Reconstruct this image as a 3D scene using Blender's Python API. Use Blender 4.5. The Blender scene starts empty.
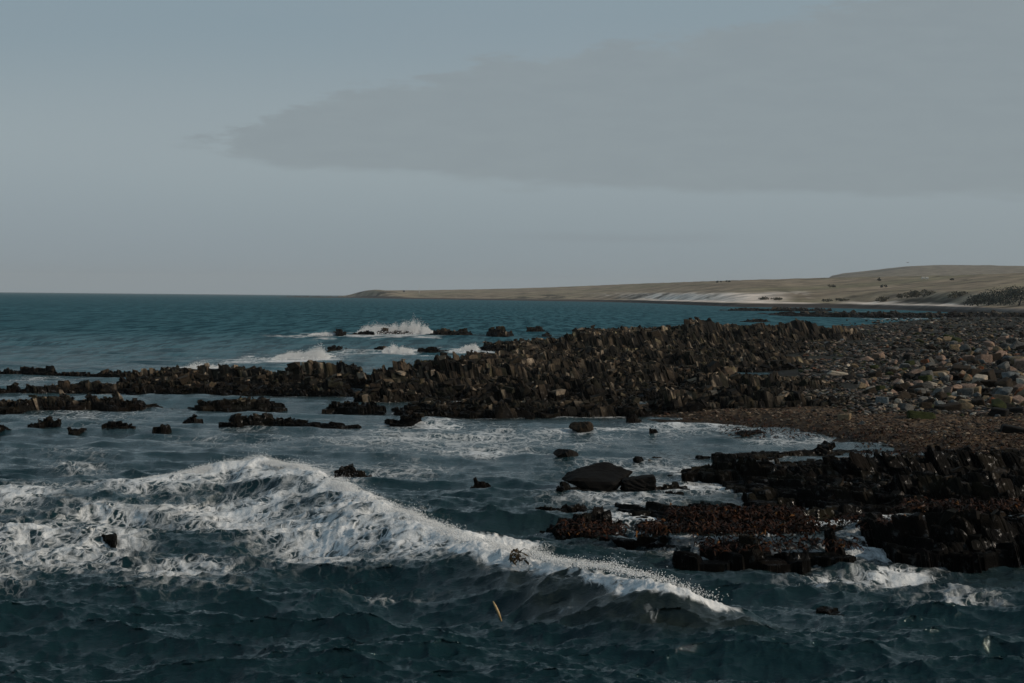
import bpy, math, random
import numpy as np
from mathutils import Matrix, Vector
C = bpy.context.scene.collection
SC = bpy.context.scene
R = math.radians

# ------------------------------------------------------------------ camera
F_PX, CAM_H, PITCH, ROLL = 1422.0, 5.0, R(1.82), R(0.54)
cam_d = bpy.data.cameras.new('camera'); cam = bpy.data.objects.new('camera', cam_d); C.objects.link(cam)
cam_d.sensor_width = 36.0; cam_d.lens = 36.0 * F_PX / 1024; cam_d.clip_start = 0.1; cam_d.clip_end = 40000
fw = Vector((0, math.cos(PITCH), -math.sin(PITCH)))
r0, u0 = Vector((1, 0, 0)), Vector((0, math.sin(PITCH), math.cos(PITCH)))
ri = math.cos(ROLL) * r0 + math.sin(ROLL) * u0
up = -math.sin(ROLL) * r0 + math.cos(ROLL) * u0
cam.matrix_world = Matrix(((ri.x, up.x, -fw.x, 0), (ri.y, up.y, -fw.y, 0), (ri.z, up.z, -fw.z, CAM_H), (0, 0, 0, 1)))
SC.camera = cam
def at(px, py, z=0.0):
    """world point at height z seen at a photograph pixel"""
    d = fw * F_PX + ri * (px - 512) - up * (py - 341.5)
    k = (z - CAM_H) / d.z
    return d.x * k, d.y * k
def hor(px): return 291.4 + 0.0095 * px

# ------------------------------------------------------------------ sky, sun, exposure
SUN_EL, SUN_AZ = R(27), R(102)          # azimuth clockwise from straight ahead
SC.view_settings.view_transform = 'Standard'; SC.view_settings.look = 'None'
SC.view_settings.gamma = 1.0; SC.view_settings.use_curve_mapping = False
SC.view_settings.exposure = -1.0
w = bpy.data.worlds.new('World'); SC.world = w; w.use_nodes = True
def N(nt, typ, **kw):
    n = nt.nodes.new(typ)
    for k, v in kw.items():
        if k in n.inputs.keys(): n.inputs[k].default_value = v
        else: setattr(n, k, v)
    return n
def L(nt, a, b): nt.links.new(a, b)
def mathn(nt, op, a, b=None, c=None, clamp=False):
    n = nt.nodes.new('ShaderNodeMath'); n.operation = op; n.use_clamp = clamp
    for i, v in enumerate((a, b, c)):
        if v is None: continue
        if isinstance(v, (int, float)): n.inputs[i].default_value = v
        else: nt.links.new(v, n.inputs[i])
    return n.outputs[0]
def mixc(nt, fac, a, b, mode='MIX'):
    n = nt.nodes.new('ShaderNodeMix'); n.data_type = 'RGBA'; n.blend_type = mode
    for s, v in ((0, fac), (6, a), (7, b)):
        if isinstance(v, (int, float)): n.inputs[s].default_value = v
        elif isinstance(v, tuple): n.inputs[s].default_value = (*v[:3], 1)
        else: nt.links.new(v, n.inputs[s])
    return n.outputs[2]
def sstep(nt, x, a, b):
    n = nt.nodes.new('ShaderNodeMapRange'); n.interpolation_type = 'SMOOTHSTEP'
    nt.links.new(x, n.inputs[0])
    for i, v in ((1, a), (2, b)):
        if isinstance(v, (int, float)): n.inputs[i].default_value = v
        else: nt.links.new(v, n.inputs[i])
    return n.outputs[0]
nt = w.node_tree; nt.nodes.clear()
sky = N(nt, 'ShaderNodeTexSky'); sky.sky_type = 'NISHITA'; sky.sun_disc = False
sky.sun_elevation = SUN_EL; sky.sun_rotation = SUN_AZ; sky.air_density = 1.0; sky.dust_density = 2.0
tc = N(nt, 'ShaderNodeTexCoord'); sp = N(nt, 'ShaderNodeSeparateXYZ'); L(nt, tc.outputs['Generated'], sp.inputs[0])
yy = mathn(nt, 'MAXIMUM', sp.outputs[1], 0.05)
U = mathn(nt, 'DIVIDE', sp.outputs[0], yy); V = mathn(nt, 'DIVIDE', sp.outputs[2], yy)
cmb = N(nt, 'ShaderNodeCombineXYZ'); L(nt, mathn(nt, 'MULTIPLY', U, 3.0), cmb.inputs[0]); L(nt, mathn(nt, 'MULTIPLY', V, 12.0), cmb.inputs[1])
nz = N(nt, 'ShaderNodeTexNoise', Scale=2.2, Detail=7.0, Roughness=0.58); L(nt, cmb.outputs[0], nz.inputs['Vector'])
nz2 = N(nt, 'ShaderNodeTexNoise', Scale=0.8, Detail=4.0, Roughness=0.5); L(nt, cmb.outputs[0], nz2.inputs['Vector'])
def curve(x, pts, lo, hi):
    n = nt.nodes.new('ShaderNodeFloatCurve'); m = n.mapping; cv = m.curves[0]
    while len(cv.points) > 2: cv.points.remove(cv.points[1])
    X = [(p[0] + 0.6) / 1.2 for p in pts]; Y = [(p[1] - lo) / (hi - lo) for p in pts]
    cv.points[0].location = (X[0], Y[0]); cv.points[1].location = (X[-1], Y[-1])
    for a, b in list(zip(X, Y))[1:-1]: cv.points.new(a, b)
    for p in cv.points: p.handle_type = 'AUTO_CLAMPED'
    m.update()
    L(nt, mathn(nt, 'MULTIPLY_ADD', x, 1 / 1.2, 0.5), n.inputs['Value'])
    return mathn(nt, 'MULTIPLY_ADD', n.outputs[0], hi - lo, lo)
def uv(px, py): return ((px - 512) / F_PX, (hor(px) - py) / F_PX)
lo_ = curve(U, [uv(-250, 118), uv(150, 138), uv(205, 145), uv(300, 166), uv(420, 180), uv(600, 192), uv(820, 196), uv(1200, 190)], 0, 0.3)
nz3 = N(nt, 'ShaderNodeTexNoise', Scale=7.0, Detail=8.0, Roughness=.62); L(nt, cmb.outputs[0], nz3.inputs['Vector'])
up_ = curve(U, [uv(-250, 150), uv(150, 143), uv(205, 136), uv(260, 117), uv(330, 92), uv(450, 68), uv(640, 44), uv(820, 8), uv(1200, -60)], 0, 0.3)
Vn = mathn(nt, 'ADD', V, mathn(nt, 'MULTIPLY', mathn(nt, 'SUBTRACT', nz.outputs[0], 0.5), 0.045))
cl = mathn(nt, 'MULTIPLY', sstep(nt, mathn(nt, 'SUBTRACT', Vn, lo_), -0.003, 0.006), sstep(nt, mathn(nt, 'SUBTRACT', up_, mathn(nt, 'ADD', Vn, mathn(nt, 'MULTIPLY', mathn(nt, 'SUBTRACT', nz3.outputs[0], .5), .05))), -0.003, 0.007))
# a second thin streak low over the bay
st = mathn(nt, 'MULTIPLY', sstep(nt, mathn(nt, 'ABSOLUTE', mathn(nt, 'SUBTRACT', mathn(nt, 'ADD', V, mathn(nt, 'MULTIPLY', nz.outputs[0], 0.012)), 0.048)), 0.005, 0.0), sstep(nt, mathn(nt, 'ABSOLUTE', mathn(nt, 'SUBTRACT', U, 0.075)), 0.13, 0.02))
veil_lo, veil_hi = (6.7, 8.2, 9.1), (6.3, 8.35, 9.6)
veil = mixc(nt, sstep(nt, V, 0.0, 0.22), veil_lo, veil_hi)
band = mathn(nt, 'MULTIPLY', sstep(nt, V, 0.02, 0.10), sstep(nt, V, 0.20, 0.10))
veil = mixc(nt, mathn(nt, 'MULTIPLY', band, 0.8), veil, (8.5, 10.1, 10.75))
veil = mixc(nt, mathn(nt, 'MULTIPLY', sstep(nt, U, -0.1, 0.5), 0.5), veil, (7.6, 8.9, 9.5))
veil = mixc(nt, mathn(nt, 'MULTIPLY', sstep(nt, nz2.outputs[0], 0.35, 0.75), 0.35), veil, (7.3, 8.7, 9.8))
veil = mixc(nt, mathn(nt, 'MULTIPLY', cl, 0.85), veil, mixc(nt, sstep(nt, nz3.outputs[0], .3, .7), (6.55, 7.75, 8.4), (6.85, 8.1, 8.7)))
veil = mixc(nt, mathn(nt, 'MULTIPLY', st, 0.4), veil, (6.2, 7.4, 8.2))
skyc = mixc(nt, 0.92, sky.outputs[0], veil)
skyc = mixc(nt, sstep(nt, sp.outputs[2], .24, .85), skyc, (2.3, 3.6, 4.8))
bg = N(nt, 'ShaderNodeBackground', Strength=0.08); L(nt, skyc, bg.inputs[0])
wo = N(nt, 'ShaderNodeOutputWorld'); L(nt, bg.outputs[0], wo.inputs[0])

sd = bpy.data.lights.new('sun', 'SUN'); sd.energy = 5.0; sd.angle = R(1.0); sd.color = (1.0, 0.86, 0.70)
so = bpy.data.objects.new('sun', sd); C.objects.link(so)
sdir = Vector((math.sin(SUN_AZ) * math.cos(SUN_EL), math.cos(SUN_AZ) * math.cos(SUN_EL), math.sin(SUN_EL)))
so.rotation_euler = sdir.to_track_quat('Z', 'Y').to_euler(); so.location = (60, -10, 60)

# ------------------------------------------------------------------ numpy noise
def _hash(ix, iy, seed):
    h = (ix.astype(np.int64) * 374761393 + iy.astype(np.int64) * 668265263 + seed * 1442695041) & 0xFFFFFFFF
    h = ((h ^ (h >> 13)) * 1274126177) & 0xFFFFFFFF
    h = ((h ^ (h >> 16)) * 2246822519) & 0xFFFFFFFF
    return ((h ^ (h >> 15)) & 0xFFFFFF) / float(0x1000000)
def vnoise(x, y, seed=0):
    ix, iy = np.floor(x), np.floor(y); fx, fy = x - ix, y - iy
    out = 0
    res = []
    for dy in (0, 1):
        for dx in (0, 1):
            a = _hash(ix + dx, iy + dy, seed) * 2 * np.pi
            res.append(np.cos(a) * (fx - dx) + np.sin(a) * (fy - dy))
    ux, uy = fx ** 3 * (fx * (fx * 6 - 15) + 10), fy ** 3 * (fy * (fy * 6 - 15) + 10)
    return ((res[0] * (1 - ux) + res[1] * ux) * (1 - uy) + (res[2] * (1 - ux) + res[3] * ux) * uy) * 1.4
def fbm(x, y, seed=0, octv=4, gain=0.5):
    s, a, t = 0, 1.0, 0
    for i in range(octv):
        s = s + a * vnoise(x * 2 ** i + 13.7 * i, y * 2 ** i - 7.1 * i, seed + i); t += a; a *= gain
    return s / t
def worley(x, y, seed=0):
    ix, iy = np.floor(x), np.floor(y)
    f1 = np.full(x.shape, 9.0); f2 = f1.copy(); cx = np.zeros_like(x); cy = np.zeros_like(x); bx = ix.copy(); by = iy.copy()
    for dy in (-1, 0, 1):
        for dx in (-1, 0, 1):
            px, py = ix + dx + 0.1 + 0.8 * _hash(ix + dx, iy + dy, seed), iy + dy + 0.1 + 0.8 * _hash(ix + dx, iy + dy, seed + 77)
            d = np.hypot(px - x, py - y); c = d < f1
            f2 = np.where(c, f1, np.minimum(f2, d)); f1 = np.where(c, d, f1)
            cx = np.where(c, px, cx); cy = np.where(c, py, cy); bx = np.where(c, ix + dx, bx); by = np.where(c, iy + dy, by)
    return f1, f2, cx, cy, [_hash(bx, by, seed + 100 + k) for k in range(5)]
def sm(x, a, b):
    t = np.clip((x - a) / (b - a), 0, 1); return t * t * (3 - 2 * t)
def pick(r, pal):
    pal = np.array(pal); return pal[np.minimum((r * len(pal)).astype(int), len(pal) - 1)]

# ------------------------------------------------------------------ mesh helpers
def link(name, me, mat, parent=None):
    o = bpy.data.objects.new(name, me); C.objects.link(o)
    if mat: me.materials.append(mat)
    if parent: o.parent = parent
    return o
def mesh_np(name, verts, faces, smooth=False, cols=None, extra=None):
    """faces: (n,k) int array"""
    me = bpy.data.meshes.new(name)
    nv, nf, k = len(verts), len(faces), faces.shape[1]
    me.vertices.add(nv); me.vertices.foreach_set('co', np.asarray(verts, np.float32).ravel())
    me.loops.add(nf * k); me.loops.foreach_set('vertex_index', faces.astype(np.int32).ravel())
    me.polygons.add(nf); me.polygons.foreach_set('loop_start', np.arange(0, nf * k, k, dtype=np.int32))
    me.polygons.foreach_set('use_smooth', np.full(nf, smooth))
    if cols is not None:
        a = me.color_attributes.new('col', 'FLOAT_COLOR', 'POINT')
        c = np.ones((nv, 4), np.float32); c[:, :cols.shape[1]] = cols; a.data.foreach_set('color', c.ravel())
    for nm, val in (extra or {}).items():
        a = me.attributes.new(nm, 'FLOAT', 'POINT'); a.data.foreach_set('value', np.asarray(val, np.float32).ravel())
    me.update(calc_edges=True); me.validate()
    return me
def grid_mesh(name, X, Y, Z, keep=None, smooth=False, cols=None, extra=None, add=None):
    nr, nc = X.shape
    idx = np.arange(nr * nc).reshape(nr, nc)
    f = np.stack([idx[:-1, :-1], idx[:-1, 1:], idx[1:, 1:], idx[1:, :-1]], -1).reshape(-1, 4)
    v = np.stack([X, Y, Z], -1).reshape(-1, 3)
    if keep is not None:
        k = keep.reshape(-1); f = f[k[f].any(1)]
    used = np.zeros(len(v), bool); used[f.ravel()] = True
    re = np.cumsum(used) - 1
    ext = {a: np.asarray(b).reshape(-1)[used] for a, b in (extra or {}).items()}
    v, f = v[used], re[f]; cols = None if cols is None else cols.reshape(-1, cols.shape[-1])[used]
    if add is not None and len(add[0]):
        f = np.concatenate([f, add[1] + len(v)]); v = np.concatenate([v, add[0]]); cols = np.concatenate([cols, add[2]]); ext = {a: np.concatenate([b, add[3]]) for a, b in ext.items()}
    return mesh_np(name, v, f, smooth, cols, ext)
def tag(o, label=None, cat=None, group=None, kind=None):
    for k, v in (('label', label), ('category', cat), ('group', group), ('kind', kind)):
        if v: o[k] = v
    return o

# ------------------------------------------------------------------ materials
def new_mat(name):
    m = bpy.data.materials.new(name); m.use_nodes = True
    return m, m.node_tree, m.node_tree.nodes['Principled BSDF']
def rock_mat(name, use_obj=False, bump=0.5, nscale=6.0):
    m, t, b = new_mat(name)
    g = N(t, 'ShaderNodeNewGeometry')
    if use_obj:
        oi = N(t, 'ShaderNodeObjectInfo'); base = oi.outputs['Color']
        tcn = N(t, 'ShaderNodeTexCoord'); vec = tcn.outputs['Object']
        mp = N(t, 'ShaderNodeVectorMath', operation='ADD'); L(t, vec, mp.inputs[0])
        sc_ = N(t, 'ShaderNodeVectorMath', operation='SCALE'); L(t, oi.outputs['Location'], sc_.inputs[0]); sc_.inputs['Scale'].default_value = 3.1
        L(t, sc_.outputs[0], mp.inputs[1]); vec = mp.outputs[0]
    else:
        a = N(t, 'ShaderNodeAttribute', attribute_name='col'); base = a.outputs['Color']; vec = g.outputs['Position']
    n1 = N(t, 'ShaderNodeTexNoise', Scale=nscale, Detail=6.0, Roughness=0.65); L(t, vec, n1.inputs['Vector'])
    n2 = N(t, 'ShaderNodeTexNoise', Scale=nscale * 0.3, Detail=3.0); L(t, vec, n2.inputs['Vector'])
    n3 = N(t, 'ShaderNodeTexNoise', Scale=nscale * 5, Detail=3.0, Roughness=0.7); L(t, vec, n3.inputs['Vector'])
    c = mixc(t, 1.0, base, mixc(t, sstep(t, n1.outputs[0], 0.25, 0.75), (0.45, 0.42, 0.40), (1.45, 1.42, 1.38)), 'MULTIPLY')
    c = mixc(t, mathn(t, 'MULTIPLY', sstep(t, n3.outputs[0], 0.55, 0.75), 0.35), c, mixc(t, 1.0, base, (2.0, 1.9, 1.8), 'MULTIPLY'))
    c = mixc(t, mathn(t, 'MULTIPLY', sstep(t, n2.outputs[0], 0.58, 0.72), 0.45), c, mixc(t, 1.0, base, (0.8, 0.85, 0.45), 'MULTIPLY'))
    L(t, c, b.inputs['Base Color'])
    if use_obj:
        b.inputs['Roughness'].default_value = 0.8; b.inputs['Specular IOR Level'].default_value = 0.08
    else:
        wa = N(t, 'ShaderNodeAttribute', attribute_name='wet')
        rr = mathn(t, 'MULTIPLY_ADD', wa.outputs['Fac'], -0.15, 0.82); film = mathn(t, 'MULTIPLY', sstep(t, n1.outputs[0], .56, .66), wa.outputs['Fac'])
        L(t, mathn(t, 'MULTIPLY_ADD', film, -.5, rr), b.inputs['Roughness'])
        L(t, mathn(t, 'ADD', mathn(t, 'MULTIPLY_ADD', wa.outputs['Fac'], -.08, .12), mathn(t, 'MULTIPLY', film, .45)), b.inputs['Specular IOR Level'])
    bp = N(t, 'ShaderNodeBump', Strength=bump, Distance=0.06)
    L(t, mathn(t, 'ADD', n1.outputs[0], mathn(t, 'MULTIPLY', n3.outputs[0], 0.35)), bp.inputs['Height']); L(t, bp.outputs[0], b.inputs['Normal'])
    return m
M_ROCK = rock_mat('ledge_rock')
M_BOULDER = rock_mat('boulder_rock', True, 0.45, 5.0)
def simple_mat(name, col, rough=0.8, attr=False, spec=0.3, nscale=None, nvar=(0.6, 1.4)):
    m, t, b = new_mat(name)
    b.inputs['Roughness'].default_value = rough; b.inputs['Specular IOR Level'].default_value = spec
    base = col
    if attr:
        a = N(t, 'ShaderNodeAttribute', attribute_name='col'); base = a.outputs['Color']
    if nscale:
        g = N(t, 'ShaderNodeNewGeometry'); n1 = N(t, 'ShaderNodeTexNoise', Scale=nscale, Detail=5.0, Roughness=0.65); L(t, g.outputs['Position'], n1.inputs['Vector'])
        base = mixc(t, 1.0, base, mixc(t, sstep(t, n1.outputs[0], 0.25, 0.75), (nvar[0],) * 3, (nvar[1],) * 3), 'MULTIPLY')
    if isinstance(base, tuple): b.inputs['Base Color'].default_value = (*base, 1)
    else: L(t, base, b.inputs['Base Color'])
    return m
M_STONE = simple_mat('loose_stones', None, 0.85, True, 0.25, 9.0)
M_KELP = simple_mat('kelp', None, 0.55, True, 0.12)
M_LAND = simple_mat('far_land', None, 0.95, True, 0.1, 0.045, (0.45, 1.5))
M_LEAF = simple_mat('bush_leaves', None, 0.8, True, 0.2)
M_WOOD = simple_mat('driftwood', (0.42, 0.30, 0.15), 0.6, False, 0.4, 40.0)
M_DARK = simple_mat('weathered_timber', (0.04, 0.04, 0.045), 0.8, False, 0.3, 2.0)
M_PALE = simple_mat('pale_render', (0.55, 0.53, 0.5), 0.8, False, 0.3, 1.0, (0.9, 1.1))
M_ROOF = simple_mat('slate_roof', (0.10, 0.10, 0.11), 0.7, False, 0.3, 1.0)
M_BIRD = simple_mat('gull_feathers', (0.16, 0.17, 0.18), 0.8, False, 0.2, 20.0)

# ------------------------------------------------------------------ sea
FOOT_RES = 0.2; FX0, FX1, FY0, FY1 = -70, 90, 14, 240
FOOT = np.zeros((int((FY1 - FY0) / FOOT_RES), int((FX1 - FX0) / FOOT_RES)), np.float32)   # where rock breaks the water
def stamp(X, Y):
    ix = ((X - FX0) / FOOT_RES).astype(int); iy = ((Y - FY0) / FOOT_RES).astype(int)
    ok = (ix >= 0) & (iy >= 0) & (ix < FOOT.shape[1]) & (iy < FOOT.shape[0]); FOOT[iy[ok], ix[ok]] = 1

# ------------------------------------------------------------------ rock ledges
PAL_DRY = [(.019, .016, .012), (.040, .032, .023), (.012, .011, .0095), (.095, .074, .052), (.022, .022, .015), (.010, .0095, .009), (.060, .044, .030), (.026, .024, .017), (.016, .014, .012), (.23, .19, .145), (.011, .0105, .009), (.020, .017, .013)]
PAL_WET = [(.006, .0055, .005), (.009, .007, .0055), (.0045, .0045, .0045), (.012, .010, .007), (.007, .007, .006)]
def ledge(name, label, pts, thick, seed, wet=0.0, block=(0.55, 0.6), rough=1.0, taper=1.0, back=0.45, group=None, lean=0.45, res=1.0, wob=0.6, cat='rock ledge', flat=False, period=1.25):
    P = [(at(p[0], p[1])) for p in pts]; xs = np.array([p[0] for p in P]); ys = np.array([p[1] for p in P])
    hs = []
    for (px, b, t), (x, y) in zip(pts, P):
        dist = y + 0.25 * min(thick, 3.0); hs.append(max(0.12, CAM_H - (t - hor(px)) * dist / F_PX))
    o = np.argsort(xs); xs, ys, hs = xs[o], ys[o], np.array(hs)[o]
    d = ys.mean(); dx = d / F_PX * 0.95 * res; dt = min(dx * 1.7, 0.22 * res)
    nx = int((xs[-1] - xs[0] + 0.8) / dx) + 2; ntt = int((thick + 0.8) / dt) + 2
    bs = max(1.0, d / 70) ** 0.75; block = (block[0] * bs * .85, block[1] * bs * .85); lean = lean * ((.4 if cat == 'sea rock' else .68) + 0.4 * vnoise(np.array([seed * 1.3]), np.array([.5]))[0])
    gx = np.linspace(xs[0] - 0.4, xs[-1] + 0.4, nx); gt = np.linspace(-0.6, thick + 0.2, ntt)
    X, T = np.meshgrid(gx, gt)
    yf = np.interp(X, xs, ys) + wob * fbm(X * 0.35, X * 0 + seed, seed, 3)
    wx = X + 0.18 * fbm(X * 1.7, T * 1.7, seed + 5, 3); wt = T + 0.15 * fbm(X * 1.7, T * 1.7, seed + 9, 3)
    f1, f2, cx, cy, rr = worley(wx / block[0], wt / block[1], seed)
    ccx, cct = cx * block[0], cy * block[1]
    _, _, _, _, rb = worley(ccx / (block[0] * 4.5), cct / (block[1] * 3.0), seed + 31)
    H = np.interp(ccx, xs, hs); H = H * ((1.08 if wet < .4 else 1.0) + .45 * np.exp(-H / .35)) + (.10 if cat == 'sea rock' and d < 75 else (.10 if wet >= .4 else .04) if thick < 2.3 and d < 90 else 0)
    gul = .40 + .60 * sm(fbm(X * .17 / bs, T * .34 / bs, seed + 71, 3), -.30, .12) if wet < .4 and cat != 'sea rock' and thick > 3 else 1.0
    taper = min(taper, .34 * (xs[-1] - xs[0]))
    endt = sm(ccx, xs[0], xs[0] + taper) * (1 - sm(ccx, xs[-1] - taper, xs[-1]))
    rf_ = min(1.3 * bs, .42 * thick)
    env = (.42 * sm(cct, -0.1, .30) + .58 * sm(cct, .1, rf_)) * (1 - (1 - back) * sm(cct, min(1.2, thick * .4), thick * 0.85)) * (1 - sm(cct, thick - min(.6, .3 * thick), thick))
    base = H * env * (0.12 + 0.88 * endt) * gul
    soft = np.minimum(1, base / .45); bv = min(bs, 2.0)
    # beds run along the ledge: each is a row with a steep jointed face and a back that dips away
    per = period * bs
    joff = (rr[0] - .5) * .50 * bs + (X - ccx) * (rr[2] - .32) * 1.1
    pr = (T + joff) / per + .55 * fbm(X * .16 / bs, T * .22 / bs, seed + 61, 3)
    row = np.floor(pr); fr = pr - row
    rowh = _hash(row, np.floor((X + 9 * _hash(row, row * 0, seed)) / ((4.5 if wet < .4 else 6.0) * bs)), seed + 63)
    saw = np.where(fr < .16, sm(fr, 0, .16), 1 - .62 * (fr - .16) / .84)
    saw = saw * (.72 + .42 * rowh)
    h = base * (.70 + .34 * rb[0]) * (.42 + .62 * saw)
    h = h + ((rr[1] - .5) * .20 * rough + np.where(rr[4] > .95, .14, 0)) * bv ** .8 * soft
    h = h + (T - cct) * (rr[3] - .5) * .35 * soft
    g1, g2, _, _, rs = worley(wx / (block[0] * .5) + 3.3, wt / (block[1] * .5), seed + 57)
    h = h + (rs[1] - .5) * .10 * bv ** .8 * soft * (.4 if flat else 1)
    step = .21 * bv ** .6; hq = h + .10 * fbm(X * .4, T * .4, seed + 81, 2); q_ = np.floor(hq / step); f_ = hq / step - q_
    h = h + np.where(cat == 'sea rock', .35, .72) * (step * (q_ + sm(f_, .55, .95)) - hq) * soft
    crack = np.minimum(sm(f2 - f1, 0.0, 0.12), .45 + .55 * sm(g2 - g1, 0, .12)); h = h - (1 - crack) * 0.10 * np.minimum(1, np.maximum(h, 0) / 0.4)
    h = h + 0.07 * fbm(X * 2.2, T * 2.2, seed + 3, 4) * np.minimum(1, np.maximum(h, 0) / 0.3)
    exist = env * endt
    Z = h - 0.22 * (1 - sm(exist, 0.0, 0.3)) - 0.04
    Y = yf + T
    stamp(X[Z > 0.02], Y[Z > 0.02])
    # the beds lean, so the block faces slant
    X2 = X - lean * (1 + .5 * fbm(X * .3, T * .3, seed + 75, 2)) * np.maximum(Z, 0) + 0.03 * vnoise(X * 3, T * 3, seed + 1); Y2 = Y + 0.12 * np.maximum(Z, 0)
    cr = np.clip((rr[3] * .6 + rs[2] * .4 - .5) * 1.25 + .5, 0, 0.999); cr = (cr * 7.3 + rb[1]) % 1.0
    dry = pick(cr, PAL_DRY); wetc = pick(rr[3], PAL_WET)
    lev = 0.22 + 0.35 * wet * 6 + 0.18 * fbm(X * 0.8, T * 0.8, seed + 4, 3)
    wz = 1 - sm(Z, lev, lev + 0.25)
    wz = np.maximum(wz, wet)
    col = dry * (1 - wz[..., None]) + wetc * wz[..., None]
    ol = sm(fbm(X * 0.5, T * 0.6, seed + 6, 3), 0.15, 0.4)[..., None] * 0.5
    col = col * (1 - ol) + col * np.array([0.85, 0.95, 0.55]) * ol
    weed = sm(fr, .2, .34) * (.62 + .3 * fbm(X * .9, T * .9, seed + 67, 3)); col = col * (1 - .75 * np.clip(weed, 0, 1))[..., None] * (.65 + .7 * _hash(row, row * 0 + 3, seed + 69))[..., None]
    col = col * (0.5 + 0.5 * crack[..., None] ** 0.5)
    # loose and half-split angular blocks of the same bed, part of the ledge's own mesh
    rg = np.random.default_rng(seed + 3); cand = np.flatnonzero((base > .30).ravel())
    nb = 0 if flat or len(cand) == 0 else int(abs(pts[-1][0] - pts[0][0]) * min(thick, 7) * (.45 if wet < .4 else .12) * (.8 if cat == 'sea rock' else 1))
    pick_ = rg.choice(cand, nb) if nb else np.zeros(0, int)
    px_, py_, pz_ = X2.ravel()[pick_], Y2.ravel()[pick_], Z.ravel()[pick_]
    sz = (.035 + rg.exponential(.04, nb).clip(0, .15)) * bs ** .85 * (.6 if cat == 'sea rock' or thick < 2.3 else 1) * (.6 if wet >= .4 else 1)
    cube = np.array([(-1, -1, -1), (1, -1, -1), (1, 1, -1), (-1, 1, -1), (-1, -1, 1), (1, -1, 1), (1, 1, 1), (-1, 1, 1)], float)
    q = cube[None] + rg.uniform(-.48, .48, (nb, 8, 3)); q *= (sz[:, None] * np.stack([rg.uniform(.5, 1.8, nb), rg.uniform(.8, 1.5, nb), rg.uniform(.3, 1.05, nb)], 1))[:, None, :]
    ro = -.30 + .35 * rg.normal(size=nb); co, si = np.cos(ro)[:, None], np.sin(ro)[:, None]
    q = np.stack([q[..., 0] * co + q[..., 2] * si, q[..., 1], -q[..., 0] * si + q[..., 2] * co], -1)
    ya = .5 * rg.normal(size=nb); co, si = np.cos(ya)[:, None], np.sin(ya)[:, None]
    q = np.stack([q[..., 0] * co - q[..., 1] * si, q[..., 0] * si + q[..., 1] * co, q[..., 2]], -1)
    q += np.stack([px_, py_, pz_ + sz * .1], -1)[:, None, :]
    bw = np.maximum((1 - sm(pz_, .25, .5)), wet)[:, None]
    bc = pick(rg.random(nb), PAL_DRY) * (1 - bw) + pick(rg.random(nb), PAL_WET) * bw
    cf = np.array([(0, 3, 2, 1), (4, 5, 6, 7), (0, 1, 5, 4), (1, 2, 6, 5), (2, 3, 7, 6), (3, 0, 4, 7)])
    blocks = (q.reshape(-1, 3), (cf[None] + (np.arange(nb) * 8)[:, None, None]).reshape(-1, 4), np.repeat(bc, 8, 0), np.repeat(bw[:, 0], 8))
    me = grid_mesh(name, X2, Y2, Z, Z > -0.12, False, col, {'wet': wz}, blocks)
    return tag(link(name, me, M_ROCK), label, cat, group)

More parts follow.
